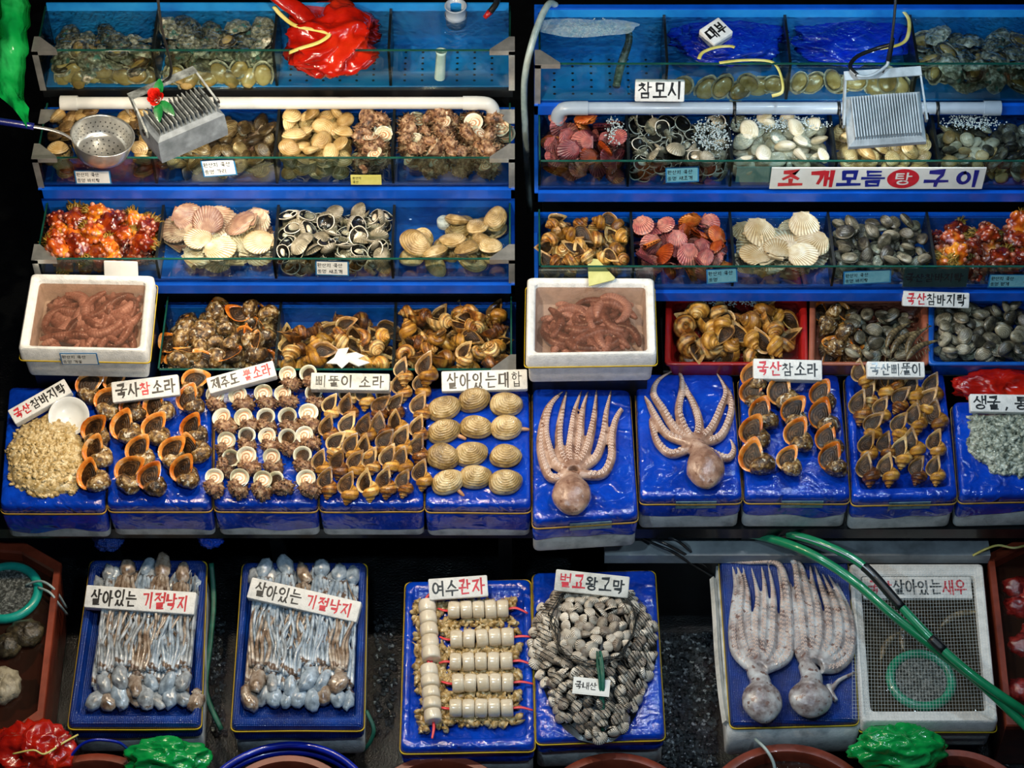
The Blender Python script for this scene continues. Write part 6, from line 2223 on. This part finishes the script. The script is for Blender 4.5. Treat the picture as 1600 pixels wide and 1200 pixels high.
def shrimp(p, yaw, L_, label, grp, lift=0):
    g = G()
    pts = [Vector((L_ * (t - .5), L_ * .12 * math.sin(PI * t), .008)) for t in [i / 8 for i in range(9)]]
    g.tube(pts, [L_ * k for k in (.01, .06, .085, .09, .085, .075, .06, .04, .02)], 9, 0, smooth=3)
    for s_ in (-1, 1):
        g.add([(L_ * .48, L_ * .0, .008), (L_ * .62, s_ * L_ * .08, .008), (L_ * .60, s_ * L_ * .01, .010)], [(0, 1, 2), (2, 1, 0)])
        g.tube([(-L_ * .48, 0, .009), (-L_ * .66, s_ * L_ * .10, .012), (-L_ * .9, s_ * L_ * .22, .006)], .0009, 4, 0, smooth=3)
    for k in range(5):
        g.tube([(-L_ * .2 + k * L_ * .1, 0, .004), (-L_ * .22 + k * L_ * .1, -L_ * .10, -.002)], .0016, 4)
    return tag(g.build('shrimp', [m_shr], None, p, (0, 0, yaw)), label, 'shrimp', grp)


rg = random.Random(12)
for k, (x, y, a) in enumerate(((1470, 985, 2.2), (1500, 1000, 1.9), (1420, 990, 1.2), (1455, 960, 2.6), (1512, 1040, 1.7), (1395, 1010, .9), (1480, 950, 2.9), (1390, 1060, 2.0), (1500, 970, .4), (1430, 970, 2.9))):
    shrimp(at(x, y, zb - .10 + .03 * (k % 3)), a, .13, 'dim brown shrimp in the murky water of the white box', 'shrimps in the white foam box')
for k, (x, y, a) in enumerate(((1402, 527, -2.25), (1412, 538, -2.35), (1432, 535, -2.2), (1440, 550, -2.5))):
    shrimp(at(x, y, .668 + .004 * k), a + PI, .125, 'tan shrimp lying across the corner of the brown basket, %s from the whelks' % ORD[k], None)

# ---------------------------------------------------------------- tubs along the front, floor things
m_tub = M('rust_tub', ['5c2414', '7e3420', '93422c'], 8, .4, .15, 40, .25)
m_tubw = clear('tub_water', (.62, .5, .42), 1.33, .04, .2, 22, ((.05, .025, .016), .35))


def tub(px, pytop, a_px, z, label, contents=True, mat=None):
    """Round tub: pytop the pixel row of the far edge of its rim, a_px its radius."""
    r = a_px / S
    c = at(px, pytop, z) - Vector((0, r, 0))
    o = thing('round_tub', label, 'tub', c)
    g = G()
    g.lathe([(r * .80, -z + .002), (r * .98, -.02), (r * 1.0, -.016), (r * 1.0, 0), (r * .985, .004), (r * .90, .004), (r * .885, -.002), (r * .87, -.02), (r * .76, -z + .015), (.001, -z + .015)], 64, 0, cap0=True)
    g.build('tub_wall', [mat or m_tub], o, sharp=50)
    g = G()
    g.lathe([(r * .865, -.035), (r * .5, -.035), (.001, -.035)], 48, 0)
    g.build('water', [m_tubw], o)
    return o


tub(152, 1177, 124, .24, 'rust-brown round tub below the first tray of small octopuses')
tub(452, 1180, 108, .24, 'rust-red round tub with blue hose rings round it')
tub(690, 1179, 117, .24, 'rust-brown round tub below the scallop skewers')
tub(961, 1176, 124, .24, 'rust-brown round tub below the cockle bag')
tub(1228, 1162, 136, .24, 'large rust-red round tub below the two pale octopuses')
tub(1486, 1171, 116, .24, 'rust-brown round tub below the shrimp box')


def angular_tub(px_poly, z, label, rimw=.035, dp=.22):
    ps = [at(x, y, z) for x, y in px_poly]
    c = sum(ps, Vector()) / len(ps)
    o = thing('angular_tub', label, 'tub', c)
    lp = lambda k, zz: [Vector(((p.x - c.x) * k, (p.y - c.y) * k, zz)) for p in ps]
    g = G()
    g.grid([lp(.86, -z + .004), lp(.98, -.02), lp(1, -.018), lp(1, 0), lp(.99, .004), lp(.90, .004), lp(.885, -.004), lp(.80, -z + .02)], 0, True, True, True)
    g.build('tub_wall', [m_tub], o, smooth=False)
    g = G()
    g.grid([lp(.872, -.035), lp(.4, -.035), lp(.02, -.035)], 0, True, False, True)
    g.build('water', [m_tubw], o)
    return o, c


tl, tlc = angular_tub([(20, 1160), (68, 1125), (82, 1000), (96, 880), (40, 848), (-60, 840), (-170, 880), (-170, 1100), (-100, 1160)][:9], .30, 'big angular brown tub with a turquoise hoop')
tr_, trc = angular_tub([(1572, 1135), (1700, 1135), (1760, 1000), (1760, 870), (1700, 836), (1600, 838), (1543, 866), (1558, 1000)], .31, 'big angular brown tub of red creatures beside the shrimp box')
hp2, hr2 = hoop(10, 926, .275, 56, 41, m_turq, 'turquoise hoop floating in the big angular tub')
g = G()
rows = [[(math.cos(a) * hr2 * t, math.sin(a) * hr2 * t, .004 + .004 * nz((a, t * 3, 0), 5)) for a in [2 * PI * j / 40 for j in range(40)]] for t in (1, .8, .6, .4, .2, .03)]
g.grid(rows, 0, True, False, True)
tag(g.build('bubbles', [m_bub], None, hp2), 'pale bubbles inside the turquoise hoop', 'bubbles', kind='stuff')
m_cuke = M('sea_cucumber', ['141008', '3a3222', '5a5038'], 40, .4, .8, 90, .3)
for k, (x, y, rx, ry, lb) in enumerate(((40, 990, .055, .045, 'dark bristly sea creature below the turquoise hoop'), (5, 1072, .05, .06, 'pale curled sea creature at the front of the big tub'), (10, 1010, .04, .04, 'dark lump beside the bristly sea creature'))):
    g = G()
    g.blob((0, 0, 0), (rx, ry, .032), 24, 14, 0, lambda u: .25 * nz(u, 5, k) + .1 * nz(u, 13, k))
    tag(g.build('sea_cucumber', [m_cuke if k != 1 else M('pale_cucumber', ['6c6450', '9a9078', 'b8ae94'], 40, .4, .7, 90, .3)], None, at(x, y, .275)), lb, 'sea creature')
rg = random.Random(5)
for k, (x, y) in enumerate(((1590, 920), (1595, 950), (1612, 935), (1600, 1010), (1620, 990), (1598, 1080))):
    g = G()
    g.blob((0, 0, 0), (.05, .04, .03), 20, 12, 0, lambda u: .3 * nz(u, 3, k + 3))
    tag(g.build('sea_pineapple', [M('maroon_skin', ['3a0c0c', '7a1c18', 'a03a30'], 30, .25, .4, 90, .6, .25)], None, at(x, y, .27)), 'dark red sea creature in the big tub beside the shrimp box', 'sea creature', 'dark red creatures in the end tub')

bagblob(50, 1176, .30, 52, 34, .06, m_redbag, 'plastic_bag', 'red plastic bag tied with yellow string below the big brown tub', 12, .35)
ribbon([(20, 1178, .375), (52, 1172, .385), (70, 1178, .37), (100, 1160, .34), (122, 1148, .31)], .003, m_tie, 'yellow_string', 'yellow string knotted on the red bag', 'string', flat=.6)
bagblob(262, 1186, .27, 54, 22, .05, m_greenbag, 'plastic_bag', 'green plastic bag between two round tubs', 14, .35)
bagblob(1402, 1172, .28, 60, 26, .06, m_greenbag, 'plastic_bag', 'green plastic bag in front of the shrimp box', 17, .35)
bagblob(1560, 606, .60, 62, 24, .04, m_redbag, 'plastic_bag', 'red plastic bag behind the oyster sign', 21, .35)
bagblob(170, 838, .36, 22, 18, .03, m_filmnet, 'film_knot', 'knot of blue film hanging under the rock whelk tray', 23, .3)
bagblob(330, 838, .36, 18, 14, .03, m_film, 'film_knot', 'knot of blue film hanging under the turban shell tray', 24, .3)
m_bh = M('blue_hose', ['061a8a', '0c2cb8'], 12, .25, .05, 40, .5)
for k, (dy, lb) in enumerate(((0, 'blue hose ring, upper of two round the rust-red tub'), (12, 'blue hose ring, lower of two round the rust-red tub'))):
    r = (126 - 2 * k) / S
    c = at(452, 1164, .225) - Vector((0, 126 / S, .024 * k))
    g = G()
    g.tube([(r * 1.05 * math.cos(a), r * math.sin(a), .008 * math.sin(a * 2 + k)) for a in [2 * PI * j / 60 for j in range(61)]], .0105, 9, 0)
    tag(g.build('blue_hose', [m_bh], None, c), lb, 'hose')
# green hoses across the scallop side
m_gh = M('green_hose', ['0a5a3a', '0e7a4c', '1c8c60'], 6, .28, .08, 40, .5)
g1 = [(1060, 818, .365), (1120, 826, .37), (1190, 838, .39), (1260, 862, .44), (1330, 905, .44), (1400, 965, .44), (1470, 1020, .42), (1540, 1075, .40), (1640, 1170, .34)]
g2 = [(1150, 822, .365), (1230, 834, .38), (1290, 852, .43), (1350, 885, .44), (1410, 950, .43), (1470, 1012, .42), (1540, 1070, .40), (1660, 1150, .34)]
for k, (pts, r, lb) in enumerate(((g1, .0135, 'thick green hose running down across the octopus tray corner and shrimp box'), (g2, .0125, 'green hose patched with black tape over the shrimp box'))):
    P_ = [at(x, y, z + .03 * k) for x, y, z in pts]
    g = G()
    g.tube([q_ - P_[0] for q_ in P_], r, 12, 0, smooth=6)
    ho = tag(g.build('green_hose', [m_gh], None, P_[0]), lb, 'hose')
    if k == 1:
        Q_, _ = spline(P_, r, 12)
        for a, b in ((36, 49), (57, 62), (10, 13)):
            g = G()
            g.tube([q_ - P_[0] for q_ in Q_[a:b]], r * 1.12, 12)
            g.build('black_tape', [m_cable], ho)
        g = G()
        g.tube([q_ - P_[0] + Vector((0, -.012, .012)) for q_ in Q_[14:40]], .002, 5)
        g.build('thin_wire', [m_pvcg], ho)
# grey foam lid behind, cables, bits
p = at(1250, 846, .34)
a, b = at(945, 868, .34), at(1548, 868, .34)
g = G()
yb2 = at(1250, 822, .34).y
rows = []
g.box((a.x, a.y, .30), (b.x, yb2 + .05, .34))
fl = g.build('foam_slab', [M('grey_slab', ['5a6064', '858c92', '9ea6aa'], 7, .5, .3, 60, .1)], None, (0, 0, 0), smooth=False)
tag(fl, 'long grey foam slab behind the low trays, under the hoses', 'slab')
st = thing('slab_support', 'dark support under the grey foam slab', 'stand', (0, 0, 0))
g = G()
g.box((a.x + .02, a.y + .01, 0), (b.x - .02, yb2 + .03, .299))
g.build('slab_support_body', [m_black], st, smooth=False)
m_gs = M('black_wire', ['0a0c0e', '1c2024'], 20, .35, .1, 40, .3)
for k, pts in enumerate((((985, 826, .36), (1010, 838, .37), (1040, 850, .40), (1070, 866, .34), (1110, 888, .25)), ((1000, 820, .36), (1030, 834, .375), (1060, 846, .40), (1090, 872, .3), (1125, 900, .2)), ((990, 832, .36), (1018, 848, .365), (1050, 862, .37), (1085, 884, .28), (1122, 906, .2)))):
    ribbon(pts, .0045, m_gs, 'black_cable', 'black cable %s running down beside the pale octopus tray' % ('nearest the grey slab', 'in the middle of three', 'lowest of three')[k], 'cable', flat=1)
ribbon([(1520, 868, .34), (1540, 858, .36), (1560, 852, .37), (1585, 856, .36), (1610, 850, .34)], .004, m_tie, 'yellow_string', 'yellow string by the angular tub of red creatures', 'string', flat=.8)
ribbon([(60, 918, .29), (78, 926, .31), (92, 944, .28), (105, 960, .2)], .004, m_hose, 'air_tube', 'clear air tube entering the turquoise hoop, upper one', 'tube', flat=1)
ribbon([(40, 914, .285), (64, 908, .31), (86, 922, .30), (104, 950, .2)], .004, m_hose, 'air_tube', 'clear air tube entering the turquoise hoop, lower one', 'tube', flat=1)
ribbon([(105, 1190, .30), (125, 1165, .33), (150, 1156, .34), (185, 1160, .32), (200, 1172, .28)], .0045, m_bh, 'air_tube', 'thin blue tube bent over the first round tub', 'tube', flat=1)
ribbon([(1180, 1155, .25), (1196, 1170, .27), (1208, 1190, .26), (1212, 1210, .24)], .005, m_hose, 'air_tube', 'grey tube hanging into the large rust-red tub', 'tube', flat=1)
ribbon([(330, 880, .25), (334, 940, .2), (328, 1010, .18), (322, 1080, .16), (346, 1140, .12)], .008, m_gnet, 'green_strap', 'green strap hanging beside the first octopus tray', 'strap', flat=.3)
ribbon([(572, 1110, .2), (584, 1138, .18), (578, 1160, .15), (566, 1174, .12)], .006, m_gnet, 'green_strap', 'green strap beside the second octopus tray', 'strap', flat=.3)
# weathered board edge along the pale octopus tray
p = at(1124, 1000, .26)
g = G()
P_ = [at(x, y, .27) - p for x, y in ((1114, 905), (1118, 960), (1122, 1030), (1128, 1090), (1134, 1130))]
g.tube(P_, .010, 4, 0, flat=1.6, smooth=3)
tag(g.build('worn_board', [m_styro_d], None, p, smooth=False), 'worn foam board standing along the pale octopus tray', 'board')
# wet shingle glinting on the floor between the trays
m_peb = M('wet_pebble', ['0c0f12', '262d32', '4a545a'], 40, .06, 1.0, 160, 1.0, patch=('8c979c', 70, .60))  # pale flecks are wet glints put into the colour
rg = random.Random(8)
g = G()
for k in range(1500):
    if k % 5 < 4:
        x, y = rg.uniform(1036, 1120), rg.uniform(990, 1200)
    else:
        x, y = rg.choice([rg.uniform(330, 352), rg.uniform(585, 618)]), rg.uniform(960, 1150)
    pp = at(x, y, .003)
    g.blob(pp, (rg.uniform(.004, .010), rg.uniform(.004, .010), .006), 6, 4, 0, lambda u: .3 * nz(u, 2, k))
tag(g.build('shingle', [m_peb], None), 'wet dark shingle glinting on the floor between the trays', 'shingle', kind='stuff')
